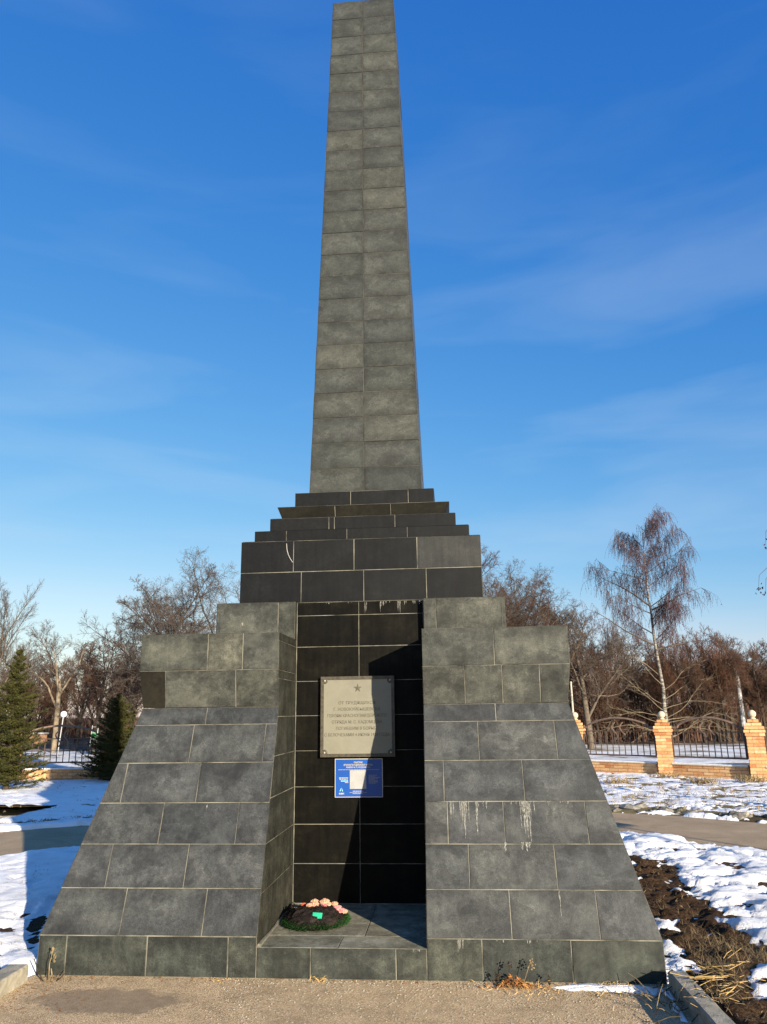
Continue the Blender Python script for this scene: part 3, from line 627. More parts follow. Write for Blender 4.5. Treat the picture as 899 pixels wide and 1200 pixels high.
mb.add(vs, fs); mb.build('star', M['plate_letter'], pl)
lines = ['ОТ ТРУДЯЩИХСЯ', 'Г. НОВОКУЙБЫШЕВСКА', 'ГЕРОЯМ КРАСНОГВАРДЕЙСКОГО', 'ОТРЯДА М. С. КАДОМЦЕВА', 'ПОГИБШИМ В БОРЬБЕ', 'С БЕЛОЧЕХАМИ 4 ИЮНЯ 1918 ГОДА']
wid = [.30, .38, .48, .41, .34, .53]
for i, (t, w) in enumerate(zip(lines, wid)):
    zz = on_y(419, 825.2+7.45*i, YB)[2]-pcz
    o = text_mesh(t, .034, M['plate_letter'], 'inscription_line', pl, (-.005, -.0315, zz), .0015, bold=.0)
    xs = [v.co.x for v in o.data.vertices]; o.scale.x = w/(max(xs)-min(xs))
# ------------------------------------------------------------------ blue information sign
bx0, bx1, bz0, bz1 = -0.206, 0.178, 0.955, 1.247
bcx, bcz = (bx0+bx1)/2, (bz0+bz1)/2; bw, bh = bx1-bx0, bz1-bz0
bs = empty('information_sign', (bcx, YB-.006, bcz), 'small blue sign with white lettering and white square under the beige plaque', 'sign')
mb = MB(); mb.box((0, -.006, 0), (bw-.008, .010, bh-.008)); mb.build('panel', M['sign_blue'], bs)
for c, d in (((0, -.0065, bh/2-.002), (bw, .013, .005)), ((0, -.0065, -bh/2+.002), (bw, .013, .005)), ((-bw/2+.002, -.0065, 0), (.005, .013, bh-.0095)), ((bw/2-.002, -.0065, 0), (.005, .013, bh-.0095))):
    mb = MB(); mb.box(c, d); mb.build('border', M['pale_paint'], bs)
mb = MB(); mb.box((-.006, -.0125, -.012), (.132, .003, .142)); mb.build('white_square', M['sign_white'], bs)
F = -.0122
for t, zz, w, sz in (('ПАМЯТНИК', .112, .072, .017), ('КРАСНОГВАРДЕЙСКОМУ ОТРЯДУ', .093, .235, .017), ('ИМЕНИ М. С. КАДОМЦЕВА', .075, .195, .017)):
    o = text_mesh(t, sz, M['sign_white'], 'sign_lettering', bs, (-.004, F, zz), .0006, bold=.0008)
    xs = [v.co.x for v in o.data.vertices]; o.scale.x = w/(max(xs)-min(xs))
def bars(name, mat, rows):
    mb = MB()
    for (x, z, w, h) in rows:
        t = x
        while t < x+w-.003:     # broken into word-length dashes: lettering too small to read
            l = min(rs.uniform(.010, .026), x+w-t); mb.box((t+l/2, F+.0002, z), (l*.86, .001, h)); t += l
    o = mb.build(name, M[mat], bs); o['kind'] = 'stuff'
bars('small_print', 'sign_white', [(-.165, .0625, .33, .0035)] + [(.078, .020-.0085*i, (.07, .055, .09, .08, .05, .075, .078, .06)[i], .0032) for i in range(8)] + [(-.05, -.100, .09, .006), (-.075, -.110, .14, .0035), (-.05, -.118, .085, .0045)])
bars('small_print', 'sign_white', [(-.160, .0, .075, .0085), (-.157, -.011, .070, .006), (-.112, -.034, .028, .007), (-.160, -.118, .042, .012)])
bars('small_print', 'sign_cyan', [(-.145, -.023, .060, .006)])
mb = MB()
for s_ in (-1, 1):
    mb.poly([(-.140+s_*.002, F-.0005, -.080), (-.140, F-.0005, -.072), (-.140+s_*.014, F-.0005, -.100), (-.140+s_*.007, F-.0005, -.100)][::1 if s_ < 0 else -1])
mb.build('logo', M['sign_cyan'], bs)

# ------------------------------------------------------------------ wreath in the niche
wr = empty('wreath', (-.262, .60, HS+.004), 'dark mounded wreath with pink and cream artificial flowers and green tag on niche floor', 'wreath')
rw = random.Random(11); RX, RY = .235, .27
mb = MB()
for i in range(0, 9):
    pass
nu, nv = 28, 8
for a in range(nv+1):
    t = a/nv
    for b in range(nu):
        ph = 2*math.pi*b/nu; rr = math.cos(t*math.pi/2)**0.7; j = 1+rw.uniform(-.07, .07)
        mb.v.append((RX*.92*rr*j*math.cos(ph), RY*.92*rr*j*math.sin(ph), .125*math.sin(t*math.pi/2)*j))
for a in range(nv):
    for b in range(nu):
        b2 = (b+1) % nu; mb.f.append((a*nu+b, a*nu+b2, (a+1)*nu+b2, (a+1)*nu+b))
mb.build('mound', M['wreath_dark'], wr)
mb = MB()
wr.scale = (1.0, 1.0, .84)
for _ in range(5200):
    ph = rw.uniform(0, 2*math.pi); t = rw.random()*1.4
    rr = math.cos(min(t, 1.5)); p = Vector((RX*.93*rr*math.cos(ph), RY*.93*rr*math.sin(ph), .125*math.sin(t)))
    d = Vector((rw.uniform(-1, 1), rw.uniform(-1, 1), rw.uniform(-.2, 1))).normalized()*rw.uniform(.012, .032)
    s_ = d.cross(Vector((rw.random(), rw.random(), rw.random()))).normalized()*.0022; mb.poly([p-s_, p+s_, p+d])
o = mb.build('foliage', M['wreath_dark'], wr); o['kind'] = 'stuff'
mb = MB()
for _ in range(4200):
    ph = rw.uniform(0, 2*math.pi); q = rw.uniform(.82, 1.0); p = Vector((RX*q*math.cos(ph), RY*q*math.sin(ph), rw.uniform(.0, .022)+(1-q)*.15))
    d = Vector((math.cos(ph)*rw.uniform(.2, 1.2)+rw.uniform(-.5, .5), math.sin(ph)*rw.uniform(.2, 1.2)+rw.uniform(-.5, .5), rw.uniform(-.1, 1))).normalized()*rw.uniform(.012, .028)
    s_ = d.cross(Vector((rw.random(), rw.random(), rw.random()))).normalized()*.0022; mb.poly([p-s_, p+s_, p+d])
o = mb.build('grass_rim', M['turf'], wr); o['kind'] = 'stuff'
def flower(c, r, mat, n=3, tilt=(0, -.5, .8)):
    mb = MB(); ax = Vector(tilt).normalized(); a = ax.orthogonal().normalized(); b = ax.cross(a)
    for ring in range(n):
        k = 5+ring*2; rad = r*(.35+.65*ring/(max(1, n-1)))
        for i in range(k):
            an = 2*math.pi*i/k + ring*.4+rw.uniform(-.15, .15); d = a*math.cos(an)+b*math.sin(an); s_ = ax.cross(d)
            c0 = Vector(c)+ax*(r*.25*(n-ring)*.6); w = rad*.42
            m1 = c0+d*rad*.55+ax*r*.25; tip = c0+d*rad+ax*r*rw.uniform(.0, .25)
            mb.add([c0, m1-s_*w, tip-s_*w*.45, tip+s_*w*.45, m1+s_*w], [(0, 1, 4), (1, 2, 3, 4)])
    return mb.build('flower', M[mat], wr)
for (u, v, z, r, mt) in ((-.010, -.02, .125, .036, 'petal_cream'), (.055, .04, .135, .036, 'petal_cream'), (-.02, .06, .13, .03, 'petal_cream'), (.085, .02, .125, .022, 'petal_cream'), (-.095, .03, .118, .019, 'petal_red'), (.055, -.0, .118, .024, 'petal_pink'),
                         (.125, .05, .118, .026, 'petal_cream'), (.158, .0, .105, .026, 'petal_pink'), (.185, -.02, .088, .026, 'petal_pink'), (.205, .0, .075, .022, 'petal_cream'), (.14, -.01, .11, .018, 'petal_pink'), (-.165, .05, .075, .02, 'petal_pink'), (-.135, .0, .09, .018, 'petal_pink'), (-.155, -.06, .06, .022, 'petal_pink'), (-.172, -.07, .05, .016, 'petal_cream'), (-.04, -.03, .128, .026, 'petal_cream')):
    flower((u, v, z), r, mt)
mb = MB(); mb.box((0, 0, 0), (.066, .003, .042), m=Matrix.Rotation(-.45, 3, 'X') @ Matrix.Rotation(.06, 3, 'Y')); mb.build('green_tag', M['tag_green'], wr, loc=(.040, -.185, .098))
mb = MB(); mb.tube([(-.16, .02, .06), (-.19, .06, .10), (-.21, .10, .09), (-.23, .10, .02)], .008, 5); mb.tube([(-.2, -.04, .03), (-.235, .05, .03), (-.22, .17, .03)], .012, 5)
mb.build('bent_stem', M['wreath_dark'], wr)

# ------------------------------------------------------------------ ground
def vnoise(x, y, seed=0):
    xi = np.floor(x).astype(np.int64); yi = np.floor(y).astype(np.int64); fx = x-xi; fy = y-yi
    fx = fx*fx*(3-2*fx); fy = fy*fy*(3-2*fy)
    def h(a, b):
        n = (a*374761393 + b*668265263 + seed*1442695041) & 0xffffffff
        n = ((n ^ (n >> 13))*1274126177) & 0xffffffff; n = n ^ (n >> 16); return (n & 0xffff)/65535.0
    return (h(xi, yi)*(1-fx)+h(xi+1, yi)*fx)*(1-fy)+(h(xi, yi+1)*(1-fx)+h(xi+1, yi+1)*fx)*fy
def fbm(x, y, sc, oct=4, seed=0, gain=.5):
    s = 0; a = 1; t = 0
    for o in range(oct): s = s+a*vnoise(x*sc+o*17.3, y*sc+o*9.1, seed+o); t += a; a *= gain; sc *= 2.03
    return s/t
def smooth(a, b, x): t = np.clip((x-a)/(b-a), 0, 1); return t*t*(3-2*t)
def seg_poly_sd(x, y, poly):
    """signed distance to polygon, negative inside"""
    d = np.full(x.shape, 1e9); ins = np.zeros(x.shape, bool); n = len(poly)
    for i in range(n):
        ax, ay = poly[i]; bx, by = poly[(i+1) % n]; ex, ey = bx-ax, by-ay
        t = np.clip(((x-ax)*ex+(y-ay)*ey)/(ex*ex+ey*ey+1e-9), 0, 1); d = np.minimum(d, np.hypot(x-ax-t*ex, y-ay-t*ey))
        c = ((ay > y) != (by > y)) & (x < (bx-ax)*(y-ay)/(by-ay+1e-12)+ax); ins ^= c
    return np.where(ins, -d, d)
pz = lambda pts, z=.05: [tuple(on_z(a, b, z)[:2]) for a, b in pts]
soil_R = pz([(728, 1000), (765, 1006), (800, 1020), (795, 1035), (818, 1046), (832, 1057), (845, 1062), (842, 1078), (862, 1088), (888, 1098), (890, 1112), (880, 1125), (884, 1150), (899, 1170), (930, 1220), (800, 1230), (775, 1110), (752, 1060), (735, 1020)])
snow_R = [pz([(762, 1073), (800, 1074), (803, 1090), (770, 1090)]), pz([(772, 1092), (795, 1110), (812, 1118), (812, 1132), (790, 1135), (775, 1120)]), pz([(825, 1066), (855, 1060), (852, 1064), (822, 1072)]), pz([(830, 1079), (845, 1078), (848, 1090), (832, 1088)]), pz([(800, 1020), (815, 1020), (812, 1026), (800, 1026)])]
soil_L = [pz(q) for q in ([(10, 1076), (30, 1066), (42, 1062), (38, 1070), (18, 1078)], [(-10, 1086), (14, 1082), (18, 1090), (-10, 1093)], [(34, 1076), (62, 1060), (60, 1072), (50, 1100), (36, 1108), (28, 1094)], [(-20, 1115), (10, 1113), (10, 1120), (-20, 1122)], [(-20, 1125), (4, 1124), (16, 1136), (0, 1142), (-30, 1140)], [(26, 1108), (40, 1106), (38, 1115), (28, 1113)])]
# road centre strip: near edge and far edge as functions of x
nL = [(-14, 1.0+1.5), (-4.53, 3.87), (-3.89, 4.40), (-1.5, 5.35), (1.2, 5.9), (2.9, 5.6), (3.37, 5.3), (3.75, 4.86), (4.2, 4.25), (6, 1.6)]
fL = [(-14, 3.8), (-6.2, 5.75), (-4.9, 6.6), (-2.0, 7.7), (1.2, 8.35), (3.2, 7.95), (4.22, 7.45), (5.15, 6.65), (8.0, 4.0)]
def interp(pts, x): return np.interp(x, [p[0] for p in pts], [p[1] for p in pts])
def bed_base(x, y):
    z = .028+.04*(fbm(x, y, .9, 3, 3)-.5)
    near = interp(nL, x); far = interp(fL, x)
    inr = smooth(-.12, .12, np.minimum(y-near, far-y)); z = z*(1-inr)-.03*inr
    pl_ = smooth(-.03, .03, np.minimum(2.11-np.abs(x), -y-.0+.02)); z = z*(1-pl_)-.12*pl_
    z = z-.25*smooth(0.0, 0.03, np.minimum(W0-.02-np.abs(x), np.minimum(y-.03, 4.3-y)))
    return z
def soil_h(x, y):
    z = bed_base(x, y)
    clod = fbm(x, y, 9, 5, 21, .75)
    inR = smooth(.1, -.12, seg_poly_sd(x, y, soil_R)); amp = .03+.12*inR
    return z+amp*(clod-.45)+.05*inR*(fbm(x, y, 2.5, 3, 8)-.4)
def snow_t(x, y):
    """snow depth over the smooth bed, negative where bare"""
    n1 = fbm(x, y, 2.2, 5, 40, .6)-.5; n2 = fbm(x, y, 9, 4, 50, .72)-.5
    t = .045+.05*n1+.03*n2
    sd = seg_poly_sd(x, y, soil_R)-.06+.42*n1+.55*n2
    t = np.minimum(t, .030+sd*.30)
    for q in snow_R: t = np.maximum(t, .028-(seg_poly_sd(x, y, q)+.10*n2+.12*n1)*.35)
    for q in soil_L: t = np.minimum(t, .012+(seg_poly_sd(x, y, q)+.12*n2)*.35)
    # scattered bare spots
    sp_ = fbm(x, y, 3.3, 4, 70, .6); t = t-.35*np.maximum(0, sp_-.655)
    near = interp(nL, x); far = interp(fL, x); n3 = fbm(x, y, 3.0, 4, 90, .6)-.5
    road = np.minimum(y-near, far-y)+.22*n3
    t = t-.25*smooth(-.05, .12, road)
    # rubble strip behind the road
    k = y-far
    right = smooth(.5, 2.0, x); left = 1-right
    strip = smooth(.10, .20, k+.25*n3)*smooth(.95+.9*right*0+.25, .75, k+.25*n3)
    t = t-right*(.075*strip)-right*.22*np.maximum(0, fbm(x, y, 4.5, 4, 160, .65)-.44)*smooth(.38, .05, k)
    lstrip = smooth(.55, .7, k+.2*n3)*smooth(1.25, 1.0, k+.2*n3); t = t-left*.04*lstrip
    # patchy thin cover up to the fence
    patch = smooth(.8, 1.6, k)
    t = t-right*patch*(.034+.16*np.maximum(0, fbm(x, y*.8, 8.5, 4, 120, .7)-.47)) + right*patch*.008
    t = t-left*patch*(.012+.06*np.maximum(0, fbm(x, y*.8, 2.4, 4, 130, .65)-.52))
    fence = smooth(.9, .1, 17.4-.83*(x-4)-y)*right; t = t-.06*fence
    return t
def grid(x0, x1, y0, y1, st):
    xs = np.arange(x0, x1+st/2, st); ys = np.arange(y0, y1+st/2, st); return np.meshgrid(xs, ys)
def height_mesh(name, Xg, Yg, Zg, mask, mat, kind, smooth_=True):
    ny, nx = Xg.shape; idx = np.arange(nx*ny).reshape(ny, nx)
    q = np.stack([idx[:-1, :-1], idx[:-1, 1:], idx[1:, 1:], idx[1:, :-1]], -1).reshape(-1, 4)
    if mask is not None:
        mf = mask.reshape(-1); q = q[mf[q].any(1)]
    used = np.unique(q); rm = -np.ones(nx*ny, int); rm[used] = np.arange(len(used)); q = rm[q]
    vs = np.stack([Xg, Yg, Zg], -1).reshape(-1, 3)[used]
    me = bpy.data.meshes.new(name); me.vertices.add(len(vs)); me.vertices.foreach_set('co', vs.astype(np.float32).ravel())
    me.loops.add(len(q)*4); me.loops.foreach_set('vertex_index', q.astype(np.int32).ravel())
    me.polygons.add(len(q)); me.polygons.foreach_set('loop_start', np.arange(0, len(q)*4, 4, dtype=np.int32)); me.polygons.foreach_set('loop_total', np.full(len(q), 4, np.int32))
    me.update(calc_edges=True); me.materials.append(mat)
    if smooth_: me.polygons.foreach_set('use_smooth', np.ones(len(q), bool))
    o = bpy.data.objects.new(name, me); COL.objects.link(o); o['kind'] = kind; return o
def inside_mon(x, y): return (np.abs(x) < W0-.12) & (y > .15) & (y < 4.1)
def deep_plaza(x, y): return (np.abs(x) < 2.02) & (y < -.1)
for (x0, x1, y0, y1, st) in ((-6.4, 6.4, -1.5, 8.9, .036), (-15.0, 13.0, 8.86, 19.0, .085)):
    Xg, Yg = grid(x0, x1, y0, y1, st)
    S = soil_h(Xg, Yg)
    keep = ~(inside_mon(Xg, Yg) | deep_plaza(Xg, Yg))
    height_mesh('soil', Xg, Yg, S, keep, M['soil'], 'structure')
    T = snow_t(Xg, Yg); B = bed_base(Xg, Yg)
    Sn = B+np.minimum(T, .06)+np.maximum(T, 0)*.45*(fbm(Xg, Yg, 11, 5, 200, .8)-.5)+.03*np.clip(T*30, 0, 1)*(fbm(Xg, Yg, 1.7, 3, 210)-.5)
    height_mesh('snow', Xg, Yg, Sn, keep & (T > -.035), M['snow'], 'structure')
# fields of the bed outside the detailed sheets and the far park ground
Xg, Yg = grid(-60, 60, -20, 80, 1.0)
Zg = -.07+0*Xg; Zg = Zg+.05*smooth(17.5, 20, Yg)+.12*(fbm(Xg, Yg, .22, 4, 300)-.5)*smooth(18, 24, Yg)
Zg = np.where((Yg < 19.5) & (np.abs(Xg) < 15), -.22, Zg)
height_mesh('park_ground', Xg, Yg, Zg, None, M['far_ground'], 'structure')
mb = MB(); mb.poly([(-1500, -1500, -.24), (1500, -1500, -.24), (1500, 1500, -.24), (-1500, 1500, -.24)]); mb.build('ground', M['far_ground'])['kind'] = 'structure'
# plaza and road
mb = MB()
mb.poly([(-2.0, -12, 0), (2.0, -12, 0), (2.0, .02, 0), (-2.0, .02, 0)]); mb.build('plaza', M['plaza'])['kind'] = 'structure'
xs = np.linspace(-14, 8, 60); mb = MB()
for a, b in zip(xs[:-1], xs[1:]):
    na, nb_, fa, fb = (float(interp(nL, a))-.4, float(interp(nL, b))-.4, float(interp(fL, a))+.9, float(interp(fL, b))+.9)
    mb.poly([(a, na, .012), (b, nb_, .012), (b, fb, .012), (a, fa, .012)])
mb.build('road', M['road'])['kind'] = 'structure'

# kerb stones on both sides of the plaza
kerb_c = bpy.data.objects.new('kerb', None); COL.objects.link(kerb_c); kerb_c['kind'] = 'structure'
def kerb_stone(x, y0, y1, w=.10, h=.105, skew=0):
    mb = MB(); b = .008
    for (a, c, hgt) in ((0, 0, 0),): pass
    prof = [(-w/2, -.12), (-w/2, h-b), (-w/2+b, h), (w/2-b, h), (w/2, h-b), (w/2, -.12)]
    n = 10; L = []
    for i in range(n+1):
        yy = y0+.004+(y1-y0-.008)*i/n
        L.append([(x+skew*(yy)+px+rs.uniform(-.0015, .0015), yy, pz_+(rs.uniform(-.003, .001) if pz_ > 0 else 0)) for px, pz_ in prof])
    k = len(prof); vs = [p for l in L for p in l]
    fs = [(i*k+j, i*k+j+1, (i+1)*k+j+1, (i+1)*k+j) for i in range(n) for j in range(k-1)] + [tuple(range(k)), tuple(n*k+k-1-j for j in range(k))]
    mb.add(vs, fs); mb.build('kerb_stone', M['kerb'], kerb_c)
for i in range(6):
    kerb_stone(2.012, -.10-1.0*(i+1), -.10-1.0*i, .105, .105, -.02); kerb_stone(-2.04, -.10-1.0*(i+1), -.10-1.0*i+.0, .13, .095, 0)

# ------------------------------------------------------------------ brick fences
brk = MB(); b_ = .006
def brick_mesh(L, Wd=.12, H=.065):
    mb = MB(); x, y, z = L/2, Wd/2, H/2; c = .005
    lay = [(x-c, y-c, -z), (x, y, -z+c), (x, y, z-c), (x-c, y-c, z)]; vs = []
    for a, b, h in lay: vs += [(-a, -b, h), (a, -b, h), (a, b, h), (-a, b, h)]
    fs = [(3, 2, 1, 0), (12, 13, 14, 15)]
    for l in range(3):
        for k in range(4): k2 = (k+1) % 4; fs.append((l*4+k, l*4+k2, l*4+4+k2, l*4+4+k))
    mb.add(vs, fs); return mb.mesh('brick', M['brick'])
BM = {k: brick_mesh(k) for k in (.245, .12)}
BMcap = brick_mesh(.29, .145)
rb = random.Random(3)
def pillar(parent, x, y, rz, bricks=True, h=15):
    """square pillar .37 wide: pinwheel courses round a mortar core, flared cap courses, stone ball"""
    pr = MB(); pr.box((0, 0, h*.075/2), (.355, .355, h*.075)); core = pr.build('pillar', M['brick_mortar'], parent, (x, y, 0), rot=(0, 0, rz))
    if not bricks:
        for i in range(h): pass
    coll = MB()
    for c in range(h+4):
        z = c*.075+.037; s = .37
        if c == h-2: s = .41
        if c == h-1: s = .45
        if c == h: s = .42
        if c == h+1: s = .33
        if c == h+2: s = .24
        if c >= h+3: break
        if c >= h: BMu = None
        f = 1 if c % 2 == 0 else -1
        for q in range(4):
            L1 = s-.125; an = q*math.pi/2
            m3 = Matrix.Rotation(an, 3, 'Z'); off = m3 @ Vector((f*.0625, -(s/2-.06), 0))
            if c >= h and False: continue
            o = bpy.data.objects.new('brick', BM[.245]); COL.objects.link(o); o.parent = core
            o.location = (off.x+rb.uniform(-.002, .002), off.y+rb.uniform(-.002, .002), z); o.rotation_euler.z = an
            o.scale = ((L1-.004)/.245, 1, 1)
            if s < .3: o.scale = ((s-.004)/2/.245*1.0, .9, 1); o.location = m3 @ Vector((f*s/4, -s/4, 0)) + Vector((0, 0, z))
    if True:
        mb = MB(); mb.box((0, 0, h*.075+.03), (.30, .30, .10)); mb.build('cap_core', M['brick_mortar'], core)
    zt = (h+3)*.075
    mb = MB(); mb.tube([(0, 0, zt), (0, 0, zt+.02), (0, 0, zt+.03), (0, 0, zt+.05)], [.07, .07, .045, .04], 12); mb.ball((0, 0, zt+.115), .088, 16, 10)
    mb.build('ball_finial', M['finial'], core, smooth=True)
    return core
def grille(parent, p0, p1, bars_n, mats='iron', flip=False):
    """wrought iron panel between two pillars: frame, arch, bars, scroll"""
    p0, p1 = Vector(p0), Vector(p1); L = (p1-p0).length; rz = math.atan2(p1.y-p0.y, p1.x-p0.x)
    g = bpy.data.objects.new('grille', None); COL.objects.link(g); g.parent = parent; g.location = p0; g.rotation_euler.z = rz
    a, b = .22, L-.22; zb_, zt_ = .47, 1.06
    def bar(pts, r, name, m=mats): mb = MB(); mb.tube(pts, r, 4); return mb.build(name, M[m], g)
    bar([(a, 0, zb_), (b, 0, zb_)], .024, 'bottom_rail'); bar([(a, 0, zt_), (b, 0, zt_)], .016, 'top_rail')
    bar([(a, 0, zb_), (a, 0, zt_+.10)], .024, 'frame_post'); bar([(b, 0, zb_), (b, 0, zt_+.10)], .036, 'frame_post', 'iron_black')  # right post blackened: its shade is put into the colour
    bar([(a, 0, .76), (b, 0, .76)], .010, 'middle_rail')
    arch = [(a, 0, zt_+.10), (a+.16, 0, zt_+.10), (a+.17, 0, zt_+.15)]
    n = 16
    for i in range(n+1): t = i/n; arch.append((a+.18+(b-a-.36)*t, 0, zt_+.16+.17*math.sin(math.pi*t)**.8))
    arch += [(b-.17, 0, zt_+.15), (b-.16, 0, zt_+.10), (b, 0, zt_+.10)]
    bar(arch, .028, 'arched_rail', 'iron_rust_lit')
    for i in range(bars_n): x = a+(b-a)*(i+1)/(bars_n+1); bar([(x, 0, zb_), (x, 0, zt_)], .013, 'bar')
    cx = (a+b)/2
    for s in (-1, 1):
        pts = []
        for i in range(15):
            t = i/14; ang = t*2*math.pi*.9
            pts.append((cx+.02+s*.11+.07*math.sin(ang*1.1+.4), 0, .86+.42*t))
        bar(pts, .018, 'scroll', 'iron_rust_lit')
    return g
def brick_fence(pts, label, bricks_for, wall_for, bars_n, wall_h=4):
    o = empty('brick_fence', (pts[0][0], pts[0][1], 0), label, 'fence')
    off = Vector((pts[0][0], pts[0][1], 0)); pts = [Vector((p[0], p[1], 0))-off for p in pts]
    n = len(pts)
    for i, p in enumerate(pts):
        d = pts[min(i+1, n-1)]-pts[max(i-1, 0)]; rz = math.atan2(d.y, d.x)
        if i in bricks_for: pillar(o, p.x, p.y, rz*.45)
    for i in range(n-1):
        a, b = pts[i], pts[i+1]; L = (b-a).length; rz = math.atan2(b.y-a.y, b.x-a.x); m = (a+b)/2
        mb = MB(); mb.box((0, 0, .145), (L-.36, .20, .29)); wl = mb.build('low_wall', M['brick_mortar'], o, (m.x, m.y, 0), rot=(0, 0, rz))
        if i in wall_for:
            for c in range(wall_h):
                x = -L/2+.19 - (0.0 if c % 2 else .125)
                while x < L/2-.2:
                    x0 = max(x, -L/2+.19); x1 = min(x+.245, L/2-.19)
                    if x1-x0 > .04:
                        bo = bpy.data.objects.new('brick', BM[.245]); COL.objects.link(bo); bo.parent = wl
                        bo.location = ((x0+x1)/2, -.052+rb.uniform(-.003, .003), .037+.073*c); bo.scale.x = (x1-x0)/.245
                    x += .255
        mb = MB(); mb.box((0, 0, .303), (L-.375, .26, .025)); mb.build('coping', M['finial'], wl)
        mb = MB(); mb.box((0, 0, .325), (L-.40, .25, .018)); mb.build('snow_cover', M['snow'], wl)
        grille(o, a, b, bars_n)
    return o
fr = [(4.08, 16.48), (5.97, 14.93), (7.63, 13.50), (9.30, 12.08)]
brick_fence([(2.6, 17.8)]+fr, 'orange brick fence with ball-topped pillars and arched iron grilles right of the monument', (1, 2, 3), (1, 2), 11)
p_l = [(-12.65, 15.05), (-10.45, 14.75), (-8.2, 14.7), (-6.0, 14.9)]
brick_fence([(-10.75, 14.6), (-8.15, 14.75)], 'low brick fence with arched iron grille between the two fir trees on the left', (0, 1), (0,), 12)

# ------------------------------------------------------------------ trees
def grow(mb_list, rng, p, d, L, r, lvl, spec, droop=0.0):
    S = spec['levels'][lvl]; n = S['seg']; pts = [p.copy()]; rad = [r]; dd = d.copy(); dirs = [dd.copy()]
    for i in range(n):
        w = S['wander']; dd = (dd+Vector((rng.gauss(0, w), rng.gauss(0, w), rng.gauss(0, w)+S['up']))).normalized()
        p = p+dd*(L/n); pts.append(p.copy()); rad.append(r*(1-(1-S.get('tip', .3))*(i+1)/n)); dirs.append(dd.copy())
    mb_list[S['part']].tube(pts, rad, S['sides'], cap=False)
    if lvl+1 >= len(spec['levels']): return
    C = spec['levels'][lvl+1]; k = S['kids']; k = rng.randint(int(k*.8), int(math.ceil(k*1.2))); ph = rng.uniform(0, 6.28)
    for j in range(k):
        t = S['start']+(1-S['start'])*(j+rng.random()*.8)/k; t = min(t, .999)
        f = t*n; i = int(f); f -= i; q = pts[i].lerp(pts[i+1], f); ax = dirs[i+1]
        ph += 2.4+rng.uniform(-.5, .5); o = ax.orthogonal().normalized(); o.rotate(Matrix.Rotation(ph, 3, ax))
        an = R(rng.uniform(*C['angle'])); nd = (ax*math.cos(an)+o*math.sin(an)).normalized()
        rl = rng.uniform(*C['ratio'])*(1-S.get('taper', .45)*t)
        grow(mb_list, rng, q, nd, L*rl, max(rad[i]*C['rr'], C['rmin']), lvl+1, spec)
def lv(seg, wander, up, sides, part, kids, start, angle=(30, 60), ratio=(.4, .6), rr=.55, rmin=.004, tip=.3, taper=.45):
    return dict(seg=seg, wander=wander, up=up, sides=sides, part=part, kids=kids, start=start, angle=angle, ratio=ratio, rr=rr, rmin=rmin, tip=tip, taper=taper)
SPREAD = dict(levels=[lv(6, .06, .03, 8, 0, 9, .22, tip=.4), lv(7, .14, .06, 6, 0, 9, .2, (28, 60), (.6, .9), .5, .025, .25, .35), lv(6, .18, .05, 4, 1, 8, .15, (30, 65), (.42, .68), .55, .018),
                      lv(4, .2, .04, 3, 1, 7, .15, (28, 62), (.4, .65), .5, .007), lv(3, .2, .04, 3, 2, 5, .12, (25, 60), (.4, .7), .6, .005), lv(1, .2, .02, 3, 2, 0, 0, (25, 55), (.45, .8), .7, .004)])
UPSWEPT = dict(levels=[lv(6, .03, .03, 7, 0, 12, .12, tip=.3), lv(6, .08, .10, 5, 0, 9, .15, (18, 38), (.55, .85), .42, .018, .3, .5), lv(5, .10, .10, 4, 1, 8, .12, (18, 40), (.4, .6), .5, .009),
                       lv(3, .12, .06, 3, 2, 6, .12, (18, 42), (.4, .6), .6, .0055), lv(1, .12, .04, 3, 2, 0, 0, (18, 40), (.5, .9), .7, .004)])
FORK = dict(levels=[lv(5, .05, .02, 8, 0, 6, .5, tip=.7, taper=.1), lv(7, .11, .07, 6, 0, 9, .25, (20, 42), (.75, 1.0), .55, .035, .25, .35), lv(6, .16, .05, 4, 1, 8, .15, (28, 60), (.4, .62), .5, .012),
                    lv(4, .2, .04, 3, 2, 7, .15, (30, 60), (.4, .62), .5, .007), lv(3, .2, .03, 3, 2, 5, .12, (25, 60), (.4, .7), .6, .005), lv(1, .2, .02, 3, 2, 0, 0, (25, 55), (.5, .8), .7, .004)])
THIN = dict(levels=[lv(7, .04, .02, 5, 0, 14, .15, tip=.2), lv(5, .12, .08, 4, 1, 9, .15, (25, 50), (.30, .5), .4, .012), lv(4, .16, .06, 3, 2, 7, .15, (25, 50), (.4, .6), .5, .007),
                    lv(3, .16, .04, 3, 2, 4, .1, (20, 50), (.4, .7), .6, .0055), lv(2, .16, .03, 3, 2, 0, 0, (20, 50), (.5, .8), .7, .0045)])
def tree(name, loc, H, spec, seed, label, cat, mats, group=None, lean=(0, 0), trunk_len=.62, r0=None, mirror=None):
    rng = random.Random(seed); mbs = [MB(), MB(), MB()]
    d = Vector((lean[0], lean[1], 1)).normalized()
    grow(mbs, rng, Vector((0, 0, -.1)), d, H*trunk_len, r0 or H*.022, 0, spec)
    zmax = max(v[2] for v in mbs[2].v); k = H/zmax
    root = empty(name, loc, label, cat, group)
    parts = []
    for mb, pn, mt in zip(mbs, ('trunk', 'branches', 'twigs'), mats):
        if not mb.v: continue
        mb.v = [(x*k, y*k, z*k) for x, y, z in mb.v]
        o = mb.build(pn, M[mt], root, smooth=True); parts.append(o)
    return root
